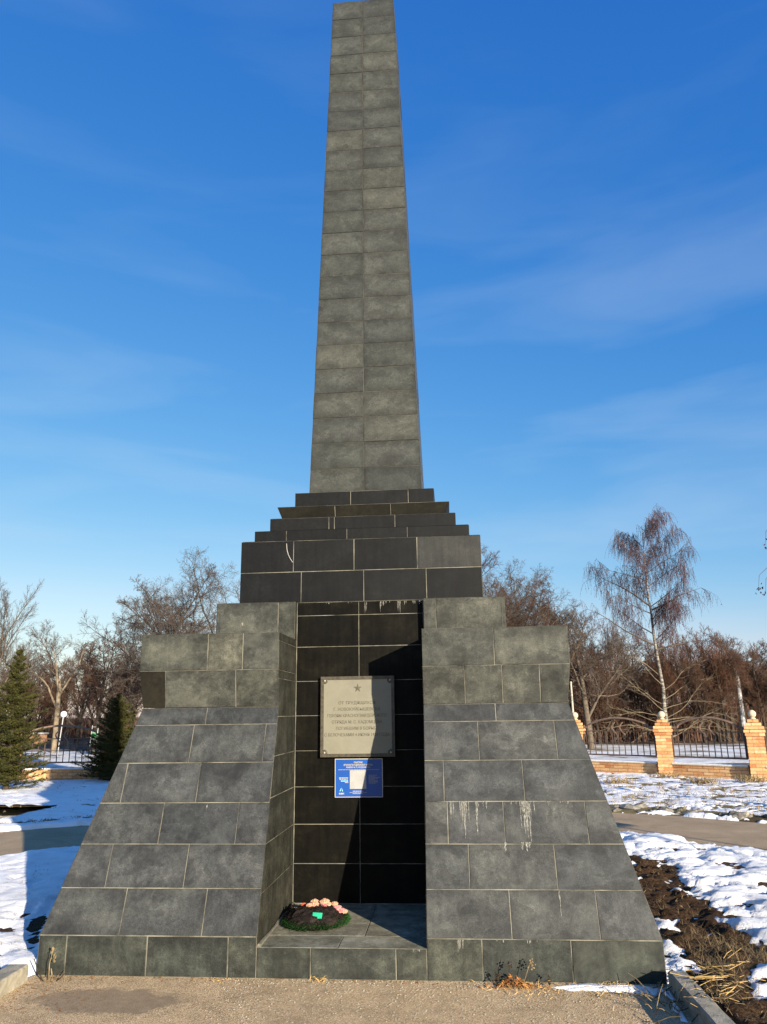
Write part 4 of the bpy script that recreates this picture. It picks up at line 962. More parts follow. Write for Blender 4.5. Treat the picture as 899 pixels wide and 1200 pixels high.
def copy_thing(root, loc, rz, sc, label, group=None):
    c = root.copy(); COL.objects.link(c); c.location = loc; c.rotation_euler.z = rz; c.scale = (sc, sc, sc); c['label'] = label
    if group: c['group'] = group
    for ch in root.children:
        q = ch.copy(); COL.objects.link(q); q.parent = c
    return c
def P_at(x, y_ground_depth, z=0.0):
    """ground spot under image column x at world depth Y"""
    p = on_y(x, 840, y_ground_depth); return (p[0], p[1], z)
def top_z(x, y, Y): return float(on_y(x, y, Y)[2])
GB = ('bark', 'bark', 'twig_grey'); GD = ('bark_dark', 'bark_dark', 'twig_brown'); GP = ('bark_pale', 'bark', 'twig_grey')
tree('bare_tree', P_at(-14, 30), top_z(10, 676, 30), UPSWEPT, 4, 'bare tree with fine upswept branches at the far left edge', 'tree', GB, r0=.16)
tree('bare_tree', P_at(66, 31), top_z(90, 722, 31), FORK, 13, 'bare tree with pale forking trunk seen above the left iron grille', 'tree', GP, r0=.15, lean=(.02, 0))
tree('bare_tree', P_at(113, 29), top_z(120, 735, 29), SPREAD, 23, 'dark gnarled bare tree behind the smaller fir on the left', 'tree', GD, r0=.13)
t1 = tree('bare_tree', P_at(215, 24), top_z(200, 655, 24), SPREAD, 31, 'bare tree leaning left, its limbs showing above the left buttress', 'tree', ('bark_dark', 'bark_dark', 'twig_grey'), lean=(-.25, 0), r0=.13)
tree('bare_tree', P_at(262, 26), top_z(262, 638, 26), FORK, 44, 'tall bare tree rising right beside the left flank of the black pedestal', 'tree', ('bark_dark', 'bark', 'twig_grey'), r0=.13)
tree('bare_tree', P_at(556, 24), top_z(575, 634, 24), SPREAD, 52, 'bare tree with upright twigs just right of the black pedestal', 'tree', GD, r0=.13)
tree('bare_tree', P_at(600, 27), top_z(630, 672, 27), SPREAD, 63, 'bare tree with arching limbs above the right buttress cap', 'tree', GD, lean=(.3, 0), r0=.13)
tree('bare_tree', P_at(690, 30), top_z(683, 700, 30), SPREAD, 71, 'bare tree with pale crooked twigs between right buttress and birch', 'tree', GB, r0=.13)
tree('bare_tree', P_at(640, 29), top_z(612, 668, 29), SPREAD, 153, 'bare tree with fine grey twigs above the outer end of the right buttress', 'tree', GB, lean=(-.15, 0), r0=.12)
tb = [o for o in bpy.data.objects if o.name.startswith('bare_tree') and o.parent is None]
hb = {o.name: max((ch.matrix_world.translation.z*0+max(v.co.z for v in ch.data.vertices)) for ch in o.children) for o in tb}
for (src_i, x, Yd, ty, rz, lab) in ((1, 22, 40, 735, 1.0, 'pale bare tree farther back behind the tip of the larger fir'), (2, 92, 44, 752, 2.2, 'small dark bare tree between the globe lamp and the smaller fir'), (3, 150, 38, 735, 3.0, 'grey bare tree right behind the smaller fir tip'),
        (4, 592, 28, 648, 4.0, 'tall bare tree right of the pedestal, behind the arching one'), (3, 622, 33, 668, 0.8, 'bushy bare tree above the middle of the right cap block'), (2, 655, 36, 695, 1.9, 'dark bare tree just off the right cap corner'), (4, 182, 34, 668, 5.0, 'bare tree showing above the outer corner of the left cap block'), (2, 45, 50, 765, 4.4, 'low dark bare tree left of the pale forked trunk'), (4, 130, 52, 760, 2.9, 'low grey bare tree far behind the smaller fir')):
    o = tb[src_i]; copy_thing(o, P_at(x, Yd), rz, top_z(x, ty, Yd)/hb[o.name], lab)
# red-brown thicket behind the right fence, and brownish trees behind the left one
ra = random.Random(9)
protoA = tree('thicket_tree', P_at(700, 34), top_z(700, 745, 34), THIN, 81, 'thin red-brown bare tree with dense twigs behind first right grille', 'tree', ('bark_dark', 'bark_dark', 'twig_brown'), 'bare thicket trees behind the right fence', r0=.07)
protoB = tree('thicket_tree', P_at(835, 40), top_z(835, 728, 40), THIN, 82, 'bushy brown bare tree right of the birch, tallest of the thicket', 'tree', ('bark_dark', 'bark_dark', 'twig_red'), 'bare thicket trees behind the right fence', r0=.08)
protoC = tree('thicket_tree', P_at(725, 38), top_z(720, 715, 38), UPSWEPT, 83, 'reddish upswept bare tree left of the birch trunk', 'tree', ('bark_dark', 'bark_dark', 'twig_red'), 'bare thicket trees behind the right fence', r0=.12)
protoD = tree('thicket_tree', P_at(870, 44), top_z(870, 742, 44), SPREAD, 84, 'spreading brown bare tree behind the last brick pillar', 'tree', ('bark_dark', 'bark_dark', 'twig_brown'), 'bare thicket trees behind the right fence', r0=.12)
protos = [protoA, protoB, protoC, protoD]
pH = [top_z(700, 745, 34), top_z(835, 728, 40), top_z(720, 715, 38), top_z(870, 742, 44)]
for i in range(34):
    x = 668+i*7.4+ra.uniform(-5, 5); Yd = ra.uniform(33, 52); k = ra.randrange(4)
    ty = (760+ra.uniform(-25, 20)) if x < 745 else (745+ra.uniform(-15, 30))
    if x > 860: ty += 12
    H = top_z(x, ty, Yd)
    look = ('thin brown', 'bushy red-brown', 'upswept reddish', 'spreading dark brown')[k]
    where = ('beside the right buttress edge' if x < 695 else 'behind the first full grille' if x < 735 else 'just left of the birch trunk' if x < 768 else 'just right of the birch trunk' if x < 800 else 'behind the second full grille' if x < 845 else 'around the grey lamp pole' if x < 880 else 'behind the last brick pillar')
    depth = 'in the front row' if Yd < 42 else 'farther back'
    copy_thing(protos[k], P_at(x, Yd), ra.uniform(0, 6.28), H/pH[k], look+' thicket tree '+where+', '+depth, 'bare thicket trees behind the right fence')
for i in range(16):
    x = -25+i*12+ra.uniform(-5, 5); Yd = ra.uniform(48, 66); k = ra.choice((0, 1, 3)); H = top_z(x, 800+ra.uniform(-22, 20), Yd)
    copy_thing(protos[k], P_at(x, Yd), ra.uniform(0, 6.28), H/pH[k]*1.15, ('small thin brown', 'small bushy red-brown', '', 'small spreading dark brown')[k]+' bare tree in the far row '+('at the left picture edge' if x < 20 else 'behind the larger fir' if x < 50 else 'seen through the left grille' if x < 95 else 'behind the smaller fir' if x < 160 else 'hidden behind the left buttress'), 'bare trees in the far row beyond the left fence')
# far wood: one mass of bare trunks and twigs
rf = random.Random(77); src = []
for pr in (protoA, protoD):
    v = []; f = []; off = 0
    for ch in pr.children:
        me = ch.data; co = np.empty(len(me.vertices)*3, np.float32); me.vertices.foreach_get('co', co); co = co.reshape(-1, 3)
        lo_ = np.empty(len(me.loops), np.int32); me.loops.foreach_get('vertex_index', lo_); lo_ = lo_.reshape(-1, 4)
        v.append(co); f.append(lo_+off); off += len(co)
    src.append((np.concatenate(v), np.concatenate(f)))
VV, FF, off = [], [], 0
for i in range(60):
    v, f = src[0] if i % 5 else src[0]
    x = -60+i*4+rf.uniform(-1.5, 1.5); yy = rf.uniform(58, 78); an = rf.uniform(0, 6.28); s = rf.uniform(.9, 1.35); c_, s_ = math.cos(an), math.sin(an)
    w = np.stack([v[:, 0]*c_-v[:, 1]*s_, v[:, 0]*s_+v[:, 1]*c_, v[:, 2]], -1)*[s*1.3, s*1.3, s]+[x, yy, 0]
    VV.append(w); FF.append(f+off); off += len(v)
VV = np.concatenate(VV); FF = np.concatenate(FF)
me = bpy.data.meshes.new('distant_wood'); me.vertices.add(len(VV)); me.vertices.foreach_set('co', VV.astype(np.float32).ravel()); me.loops.add(len(FF)*4)
me.loops.foreach_set('vertex_index', FF.astype(np.int32).ravel()); me.polygons.add(len(FF)); me.polygons.foreach_set('loop_start', np.arange(0, len(FF)*4, 4, dtype=np.int32))
me.polygons.foreach_set('loop_total', np.full(len(FF), 4, np.int32)); me.update(calc_edges=True); me.materials.append(M['twig_brown'])
tag(link_mesh('distant_wood', me), 'far brown leafless wood closing off the park behind everything', 'wood', None, 'stuff')

# undergrowth of suckers and brush under the thicket: dense, uncountable
ru = random.Random(5); mb = MB()
for i in range(15000):
    if i % 4 == 0: x = ru.uniform(-45, 2)
    else: x = ru.uniform(3, 30)
    y = ru.uniform(36, 62) if x > 2 else ru.uniform(50, 72)
    h = ru.uniform(.6, 2.6)*(1 if x > 2 else 1.0); lx, ly = ru.gauss(0, .3), ru.gauss(0, .3); w = ru.uniform(.008, .022)
    a = Vector((x, y, 0)); m_ = a+Vector((lx*.5, ly*.5, h*.6)); e = a+Vector((lx*1.2, ly*1.2, h)); s_ = Vector((w, w*.3, 0))
    mb.add([a-s_, a+s_, m_-s_*.6, m_+s_*.6, e], [(0, 1, 3, 2), (2, 3, 4)])
    for k in range(3):
        q = a.lerp(m_, ru.uniform(.4, 1)); f = q+Vector((ru.gauss(0, .35), ru.gauss(0, .3), ru.uniform(.15, .6))); mb.poly([q-s_*.5, q+s_*.5, f])
tag(mb.build('undergrowth', M['twig_brown']), 'dense brown brush filling the foot of the thicket', 'brush', None, 'stuff')

# weeping birch
BIRCH_TOP = top_z(760, 604, 33)
def birch(loc, H, seed, label):
    rng = random.Random(seed); root = empty('birch_tree', loc, label, 'tree'); tr, br, tw, ck = MB(), MB(), MB(), MB()
    n = 12; pts = [Vector((0, 0, -.1))]; p = pts[0].copy()
    for i in range(n):
        p = p+Vector((rng.gauss(-.012, .035), rng.gauss(0, .04), H*.96/n)); pts.append(p.copy())
    rad = [.11*(1-.95*i/n)+.006 for i in range(n+1)]; tr.tube(pts, rad, 9)
    def at(t): f = t*n; i = min(int(f), n-1); return pts[i].lerp(pts[i+1], f-i)
    def limb(q, d, L, r, hang, up):
        m = 7; P_ = [q]; dd = d.copy(); c = q.copy(); D_ = [dd.copy()]
        for i in range(m):
            dd = (dd+Vector((rng.gauss(0, .08), rng.gauss(0, .08), up*(1 if i < 4 else -1.5)+rng.gauss(0, .05)))).normalized(); c = c+dd*L/m; P_.append(c.copy()); D_.append(dd.copy())
        br.tube(P_, [r*(1-.85*i/m) for i in range(m+1)], 5, False)
        for i in range(1, m+1):
            for _ in range(3 if i > 1 else 1):
                o = D_[i].orthogonal().normalized(); o.rotate(Matrix.Rotation(rng.uniform(0, 6.28), 3, D_[i])); sd = (D_[i]*.6+o*.8+Vector((0, 0, .15))).normalized()
                sl_ = L*rng.uniform(.15, .32); sq = P_[i]; sp_ = [sq]; s_d = sd.copy()
                for k in range(4): s_d = (s_d+Vector((rng.gauss(0, .1), rng.gauss(0, .1), -.10))).normalized(); sq = sq+s_d*sl_/4; sp_.append(sq.copy())
                br.tube(sp_, [.010, .008, .007, .005, .004], 3, False)
                for k in range(1, 5):
                    for _ in range(hang[0]):
                        h = sp_[k]+Vector((rng.gauss(0, .03), rng.gauss(0, .03), 0)); ln = rng.uniform(*hang[1]); hp = [h]; hx = Vector((rng.gauss(0, .25), rng.gauss(0, .25), .1))
                        for w in range(4): hx = (hx+Vector((rng.gauss(0, .08), rng.gauss(0, .08), -.55))).normalized(); h = h+hx*ln/4; hp.append(h.copy())
                        tw.tube(hp, .0042, 3, False)
                        for w in range(hang[2]):
                            cpt = hp[rng.randint(1, 4)]; e = cpt+Vector((rng.gauss(0, .012), rng.gauss(0, .012), -rng.uniform(.03, .06))); ck.tube([cpt, (cpt+e)/2, e], [.003, .010, .004], 3, False)
    # upper weeping crown
    for j in range(17):
        t = .46+.53*j/17; an = j*2.4+rng.uniform(-.4, .4); el = rng.uniform(.35, .9)
        d = Vector((math.cos(an), math.sin(an)*.8, el)).normalized(); L = H*(.27-.13*abs(t-.66)/.3)*rng.uniform(.75, 1.1)
        limb(at(t), d, L, .045*(1.2-t), (3, (.35, .95), 4), .02)
    for t, an, el, L in ((.42, 0.2, .2, .24), (.44, 3.3, .55, .33), (.62, 3.0, .9, .26), (.60, .1, .35, .25)):
        limb(at(t), Vector((math.cos(an), math.sin(an), el)).normalized(), H*L, .05, (2, (.3, .8), 3), .03)
    # bare pale lower limbs
    lowb = MB()
    for t, an, el, L in ((.10, .1, .25, .24), (.13, 3.2, .10, .24), (.16, .15, .30, .28), (.05, 3.25, .05, .22), (.04, .0, .12, .30), (.18, 2.9, .15, .16), (.26, 3.5, .9, .20), (.24, -.3, .7, .22), (.08, 1.5, .3, .2), (.11, .4, .05, .26), (.07, 3.6, -.05, .18), (.30, 3.1, 1.0, .2), (.06, .3, .1, .34), (.09, 3.0, .2, .30), (.12, -.2, .2, .30), (.03, .1, .2, .36), (.05, 2.9, .12, .32), (.15, 3.4, .5, .28), (.20, .2, .55, .24), (.07, -.3, .02, .26)):
        q = at(t); d = Vector((math.cos(an), math.sin(an), el)).normalized(); m = 8; P_ = [q]; c = q.copy(); LL = H*L
        for i in range(m):
            d = (d+Vector((rng.gauss(0, .14), rng.gauss(0, .12), (.08 if i < 3 else -.12)+rng.gauss(0, .10)))).normalized(); c = c+d*LL/m; P_.append(c.copy())
            if i > 1:
                for _ in range(3):
                    o = (d+Vector((rng.gauss(0, .6), rng.gauss(0, .6), rng.gauss(0, .5)))).normalized(); e = c+o*LL*rng.uniform(.08, .25); mid = (c+e)/2+Vector((0, 0, rng.gauss(0, .04))); lowb.tube([c, mid, e], [.008, .006, .0035], 3, False)
        lowb.tube(P_, [.019*(1-.8*i/m) for i in range(m+1)], 5, False)
    tr.build('trunk', M['birch'], root, smooth=True); br.build('branches', M['twig_grey'], root, smooth=True); tw.build('hanging_twigs', M['twig_violet'], root)
    ck.build('catkins', M['twig_violet'], root); lowb.build('lower_limbs', M['bark_pale'], root, smooth=True)
    return root
birch(P_at(780, 33), BIRCH_TOP, 6, 'tall weeping birch with hanging dark twigs behind the first full brick pillar')

# ------------------------------------------------------------------ firs
def fir(loc, H, rad, seed, label, levels=34, taper=.85):
    rng = random.Random(seed); root = empty('fir_tree', loc, label, 'tree'); tr, bb, nd = MB(), MB(), MB()
    tr.tube([(0, 0, -.1), (0, 0, H*.5), (0, 0, H)], [H*.022, H*.012, .006], 7)
    def needles(a, b, n, ln):
        ax = (b-a); L = ax.length; axn = ax.normalized()
        for _ in range(n):
            t = rng.random(); q = a+ax*t; o = Vector((rng.gauss(0, 1), rng.gauss(0, 1), rng.gauss(0, .8)+.25)); o = (o-axn*o.dot(axn)*.4).normalized()
            d = (o+axn*.7).normalized()*ln*rng.uniform(.6, 1.2); s_ = d.cross(Vector((rng.random()-.5, rng.random()-.5, rng.random()-.5))).normalized()*.0065
            nd.poly([q-s_, q+s_, q+d])
    for i in range(levels):
        t = (i+.3)/levels; z = H*(.03+.95*t); Rr = rad*(1-t)**taper*rng.uniform(.85, 1.12)+.05; k = max(4, int(11-6*t))
        for j in range(k):
            an = j*2*math.pi/k+i*.9+rng.uniform(-.3, .3); L = Rr*rng.choice((.45, .7, .85, 1.0, 1.0, 1.15, 1.32))*rng.uniform(.9, 1.1); el = .35+.6*t+rng.uniform(-.15, .2)
            p = Vector((0, 0, z+rng.uniform(-.09, .09))); d = Vector((math.cos(an), math.sin(an), el)).normalized(); P_ = [p]; m = 5
            for s in range(m): d = (d+Vector((rng.gauss(0, .05), rng.gauss(0, .05), -.10 if s < 3 else .16))).normalized(); p = p+d*L/m; P_.append(p.copy())
            bb.tube(P_, [.012, .010, .008, .006, .004, .003], 3, False)
            for s in range(m):
                needles(P_[s], P_[s+1], int(12+34*L), .055)
                if s >= 1:
                    for sd in (-1, 1):
                        o = d.cross(Vector((0, 0, 1))).normalized()*sd; e = P_[s]+(o*.8+d*.6+Vector((0, 0, rng.uniform(-.2, .1)))).normalized()*L*rng.uniform(.18, .36); needles(P_[s], e, int(12+26*L), .045)
    tr.build('trunk', M['bark_dark'], root); bb.build('branches', M['bark_dark'], root); o = nd.build('needles', M['needles'], root); o['kind'] = 'stuff'
    return root
pL = on_z(2, 928, 0); pR = on_z(132, 917, 0)
fir((pL[0]+.08, pL[1], 0), top_z(12, 757, pL[1]), .80, 1, 'larger olive green fir at the left edge of the lawn', 38)
fir((pR[0], pR[1], 0), top_z(137, 818, pR[1]), .80, 2, 'smaller fir half hidden behind the left slope of the monument', 34, .62)

# ------------------------------------------------------------------ lamp posts, poles, distant things
p = P_at(74.5, 27); o = empty('globe_lamp', p, 'white globe lamp on a thin post beyond the left fence', 'lamp')
mb = MB(); zt = top_z(76, 837, 27); mb.tube([(-.12, 0, 0), (0, 0, zt)], .022, 8); mb.build('pole', M['steel_grey'], o); mb = MB(); mb.ball((0, 0, zt), .13, 14, 10); mb.build('globe', M['lamp_white'], o, smooth=True)
p = P_at(870, 36); o = empty('street_lamp', p, 'tall grey concrete lamp pole with a short arm right of the birch', 'street lamp')
mb = MB(); zt = top_z(865, 785, 36); mb.tube([(0, 0, 0), (0, 0, zt)], [.15, .09], 10); mb.build('pole', M['steel_grey'], o)
mb = MB(); mb.tube([(0, 0, zt-.05), (-.22, 0, zt+.18), (-.5, -.05, zt+.42)], .028, 6); mb.build('arm', M['pale_paint'], o)
p = P_at(672, 30); o = empty('pale_post', p, 'thin pale post rising just behind the nearest ball finial', 'post')
mb = MB(); zt = top_z(671, 800, 30); mb.tube([(0, 0, 0), (0, 0, zt)], [.05, .04], 8); mb.build('pole', M['pale_paint'], o); mb = MB(); mb.ball((0, 0, zt), .06, 8, 6); mb.build('pole_cap', M['pale_paint'], o)
# small ladder frame with green panel
p = P_at(110, 24); o = empty('ladder_frame', p, 'white climbing ladder with a green panel beside the smaller fir', 'playground frame')
for dx in (-.12, .12):
    mb = MB(); mb.tube([(dx, 0, 0), (dx+.10, 0, top_z(112, 850, 24))], .013, 6); mb.build('rail', M['steel_grey'], o)
for i in range(5): mb = MB(); z = .35+.22*i; mb.tube([(-.12+.08*z, 0, z), (.12+.08*z, 0, z)], .009, 5); mb.build('rung', M['steel_grey'], o)
mb = MB(); mb.box((.10, .03, .95), (.22, .02, .22)); mb.build('green_panel', M['green_paint'], o)
# low brick wall beyond the left fence
p = P_at(47, 44); o = empty('low_brick_wall', p, 'short orange wall with pale slab on top far behind the left grille', 'wall')
mb = MB(); mb.box((0, 0, .27), (1.0, .4, .62)); mb.build('wall', M['wall_far'], o)
mb = MB(); mb.box((0, -.02, .62), (1.2, .55, .10)); mb.build('top_slab', M['roof_far'], o)
# dark picket fence in front of the thicket
ax, bx = P_at(668, 43), P_at(905, 41); o = empty('picket_fence', ax, 'dark iron picket fence at the foot of the brown thicket', 'fence')
d = Vector((bx[0]-ax[0], bx[1]-ax[1], 0)); n = int(d.length/.2)
for i in range(n+1):
    q = d*i/n; mb = MB(); mb.box((0, 0, .85), (.025, .025, 1.7) if i % 14 else (.08, .08, 1.9)); mb.build('picket' if i % 14 else 'post', M['iron_black'], o, q)
for z in (.25, 1.55): mb = MB(); mb.tube([(0, 0, z), (d.x, d.y, z)], .016, 4); mb.build('rail', M['iron_black'], o)
# added board on two legs, unseen, stands in for the road shadow's caster
bc = Vector((7.1, .05, 0)); o = empty('shadow_board', bc, 'added grey board on two legs outside the view, stand-in for the unseen caster of the road shadow', 'shadow caster', rz=R(33))
for dx in (-.35, .35): mb = MB(); mb.tube([(dx, 0, -.1), (dx, 0, 2.0)], .022, 6); mb.build('leg', M['steel_grey'], o)
mb = MB(); mb.box((0, 0, 2.35), (1.3, .04, .95)); mb.build('board_panel', M['board'], o)
# young birch just outside the right edge, its hanging twigs reach into view
def hang_tree():
    rng = random.Random(8); base = P_at(985, 7.5); root = empty('young_birch', base, 'young birch outside the right edge with hanging leafy twig tips', 'tree'); tr, tw, lf = MB(), MB(), MB()
    tr.tube([(0, 0, -.1), (.05, 0, 1.8), (0, .1, 3.6), (.05, 0, 5.0)], [.07, .055, .035, .01], 8)
    for tx, ty, Yd in ((897, 638, 7.4), (889, 690, 7.4), (897, 694, 7.5), (905, 660, 7.6), (915, 690, 7.3), (930, 640, 7.5), (945, 700, 7.7)):
        e = Vector(on_y(tx, ty, Yd))-Vector(base); s = Vector((0, 0, e.z+.5)); m1 = s.lerp(e, .5)+Vector((0, 0, .35)); m2 = e+Vector((.04, 0, .22))
        tw.tube([s, m1, m2, e], [.012, .008, .004, .002], 4, False)
        for k in range(9):
            q = e+Vector((rng.gauss(.01, .03), rng.gauss(0, .03), rng.uniform(-.05, .10))); a = Vector((rng.gauss(0, 1), rng.gauss(0, 1), -1)).normalized()*.045; s_ = a.cross(Vector((rng.random(), rng.random(), 0))).normalized()*.012
            lf.poly([q, q+a*.5+s_, q+a, q+a*.5-s_])
    tr.build('trunk', M['birch'], root); tw.build('twigs', M['twig_violet'], root); o = lf.build('leaves', M['twig_violet'], root); o['kind'] = 'stuff'
hang_tree()

# ------------------------------------------------------------------ rubble, grasses, twigs, leaves
rr_ = random.Random(21)
def lump(rng, r, sc=(1, 1, .6)):
    mb = MB(); nu, nv = 7, 4
    mb.ball((0, 0, 0), r, nu, nv, sc); mb.v = [tuple(c*rng.uniform(.75, 1.2) for c in v) for v in mb.v]; return mb
lumps = []
for i in range(5): lumps.append(lump(rr_, .09).mesh('rubble_stone', M['rubble']))
gs = 'broken grey rubble stones along the far road edge'
big = MB(); rub = []
for i in range(70):
    x = rr_.uniform(2.6, 6.2); k = rr_.uniform(.15, .95); y = float(interp(fL, x))+k; z = .03
    if i < 26:
        s = rr_.uniform(.8, 2.0); o = link_mesh('rubble_stone', lumps[i % 5], None, None, (x, y, z+.0), (rr_.uniform(-.3, .3), rr_.uniform(-.3, .3), rr_.uniform(0, 6.28))); o.scale = (s*1.3, s, s*.7)
        rub.append(o)
    else:
        s = rr_.uniform(.2, .7); m = lump(rr_, .09*s); big.add([(a+x, b+y, c+z) for a, b, c in m.v], m.f)
rub.sort(key=lambda o: o.location.x)
ordn = 'first second third fourth fifth sixth seventh eighth ninth tenth eleventh twelfth thirteenth fourteenth fifteenth sixteenth seventeenth eighteenth nineteenth twentieth'.split()
ordn += ['twenty-'+w_ for w_ in ordn[:6]]
for i, o in enumerate(rub): tag(o, 'broken grey rubble stone on the far road edge, '+ordn[i]+' from the left', 'stone', gs)
tag(big.build('rubble', M['rubble']), 'small broken stones strewn along the far road edge', 'rubble', None, 'stuff')

def tuft(mb, rng, c, n, h, spread, w=.003, flat=0.0):
    for _ in range(n):
        p = Vector(c)+Vector((rng.gauss(0, spread*.35), rng.gauss(0, spread*.35), 0)); d = Vector((rng.gauss(0, .6+flat), rng.gauss(0, .6+flat), 1)).normalized(); L = h*rng.uniform(.4, 1.1)
        s_ = d.cross(Vector((rng.gauss(0, 1), rng.gauss(0, 1), .1))).normalized()*w; m = p+d*L*.6; e = m+(d+Vector((rng.gauss(0, .5), rng.gauss(0, .5), -.6))).normalized()*L*.5
        mb.add([p-s_, p+s_, m+s_*.8, m-s_*.8, e], [(0, 1, 2, 3), (3, 2, 4)])
def hz(x, y): return float(bed_base(np.array([x]), np.array([y]))[0])+.01
# grass patches on the far verge
for px_, py_, n, h, sp_, lab in ((823, 918, 200, .22, .45, 'green and yellow grass clump in front of the low brick wall right'), (722, 918, 120, .24, .5, 'dry grass clump poking through thin snow near the fence'), (880, 916, 180, .22, .4, 'dry yellow grass at the foot of the last brick pillar'), (780, 911, 120, .2, .4, 'dry grass at the foot of the middle brick pillar')):
    q = on_z(px_, py_, .05); mb = MB(); tuft(mb, rr_, (0, 0, 0), n, h, sp_, .006); tag(mb.build('grass_clump', M['straw_dull'], None, (q[0], q[1], .05)), lab, 'grass clump', None, 'stuff')
mb = MB()
for _ in range(750):
    x = rr_.uniform(2.8, 9.0); k = rr_.random(); y = float(interp(fL, x))+.6+k*(5.0 if x < 7 else 4)
    if y > 17.0-.83*(x-4): continue
    tuft(mb, rr_, (x, y, .04), 4, .10, .08, .004)
for _ in range(260):
    x = rr_.uniform(-11, -4); y = rr_.uniform(8, 14.3); tuft(mb, rr_, (x, y, .04), 3, .07, .08, .004)
for _ in range(220):
    x = rr_.uniform(-7.6, -4.2); y = float(interp(fL, x))+rr_.uniform(.6, 1.15); tuft(mb, rr_, (x, y, .03), 5, .05, .08, .004)
for _ in range(420):
    x, y = rr_.uniform(2.2, 5.0), rr_.uniform(-.6, 4.6)
    if rr_.random() < .3: x, y = rr_.uniform(-4.6, -2.1), rr_.uniform(-.2, 3.6)
    tuft(mb, rr_, (x, y, hz(x, y)+.02), 3, .045, .04, .0014)
tag(mb.build('verge_grass', M['straw_dull']), 'thin dry grass poking through the snow of the verges', 'grass', None, 'stuff')
# shaggy litter over the bare bed at the right
mb = MB(); cnt = 0
while cnt < 4200:
    x, y = rr_.uniform(1.9, 4.6), rr_.uniform(-1.4, 3.6); xa, ya = np.array([x]), np.array([y])
    if snow_t(xa, ya)[0] < .0:
        z = float(soil_h(xa, ya)[0]); an = rr_.uniform(0, 6.28); L = rr_.uniform(.015, .07); d = Vector((math.cos(an), math.sin(an), rr_.uniform(-.1, .5)))*L; s_ = Vector((-math.sin(an), math.cos(an), 0))*.0016
        q = Vector((x, y, z+.004)); mb.poly([q-s_, q+s_, q+d+s_*.5, q+d-s_*.5])
    cnt += 1
tag(mb.build('bed_litter', M['straw_dull']), 'dry stalk litter scattered over the bare brown bed', 'litter', None, 'stuff')
mb = MB()
for _ in range(5200):
    x, y = rr_.uniform(1.95, 3.4), rr_.gauss(.15, .45)
    d0 = Vector((rr_.gauss(.4, .6), rr_.gauss(0, .6), rr_.uniform(0, .45))).normalized()
    if snow_t(np.array([x]), np.array([y]))[0] > .0 or (x < 2.07 and y < 0): continue
    z = float(soil_h(np.array([x]), np.array([y]))[0]); L = rr_.uniform(.04, .14); s_ = d0.cross(Vector((0, 0, 1))).normalized()*.0013; q = Vector((x, y, z+.01)); mb.poly([q-s_, q+s_, q+d0*L])
tag(mb.build('dead_grass', M['straw_dull']), 'matted dead grass on the bed beside the right kerb', 'grass', None, 'stuff')
def stalk(pts, r, mat, name='stalk', parent=None): m = MB(); m.tube(pts, r, 5); return m.build(name, M[mat], parent)
pb = lambda x, y, z=.12: Vector(on_z(x, y, z))
o = empty('straw_bundle', pb(815, 1142, .10), 'bright yellow straw stalks lying across the bed behind the right kerb', 'straw'); base = Vector(o.location)
for pts, r in (([(785, 1140), (800, 1143.5), (812, 1144.5)], .004), ([(808, 1145), (835, 1144), (855, 1143.5)], .006), ([(808, 1146), (832, 1146), (852, 1145)], .004), ([(823, 1129), (842, 1136), (868, 1151)], .005), ([(838, 1133), (855, 1143), (868, 1152)], .005),
               ([(815, 1134), (832, 1133), (846, 1132)], .003), ([(855, 1136), (863, 1132), (872, 1127)], .003), ([(848, 1123), (852, 1117), (858, 1113), (864, 1118)], .003), ([(850, 1166), (858, 1160), (864, 1154)], .005), ([(840, 1153), (846, 1160), (851, 1166)], .003), ([(843, 1140), (862, 1143), (871, 1149)], .003), ([(820, 1155), (834, 1148), (848, 1141)], .0025), ([(828, 1127), (836, 1137), (846, 1143)], .003), ([(804, 1137), (818, 1136), (834, 1135)], .003)):
    stalk([pb(x, y, .115+rr_.uniform(-.01, .02))-base for x, y in pts], r*.5, 'straw', 'stalk', o)
for i in range(60):
    x, y = rr_.uniform(800, 872), rr_.uniform(1122, 1172); an = rr_.gauss(.1, .7); L = rr_.uniform(8, 30)
    x2, y2 = x+L*math.cos(an), y+L*math.sin(an)*.5; zz = .10+rr_.uniform(-.01, .03)
    stalk([pb(x, y, zz)-base, pb((x+x2)/2, (y+y2)/2+rr_.uniform(-2, 2), zz+.01)-base, pb(x2, y2, zz-.005)-base], rr_.uniform(.0008, .0018), rr_.choice(('straw', 'straw_dull')), 'stalk', o)
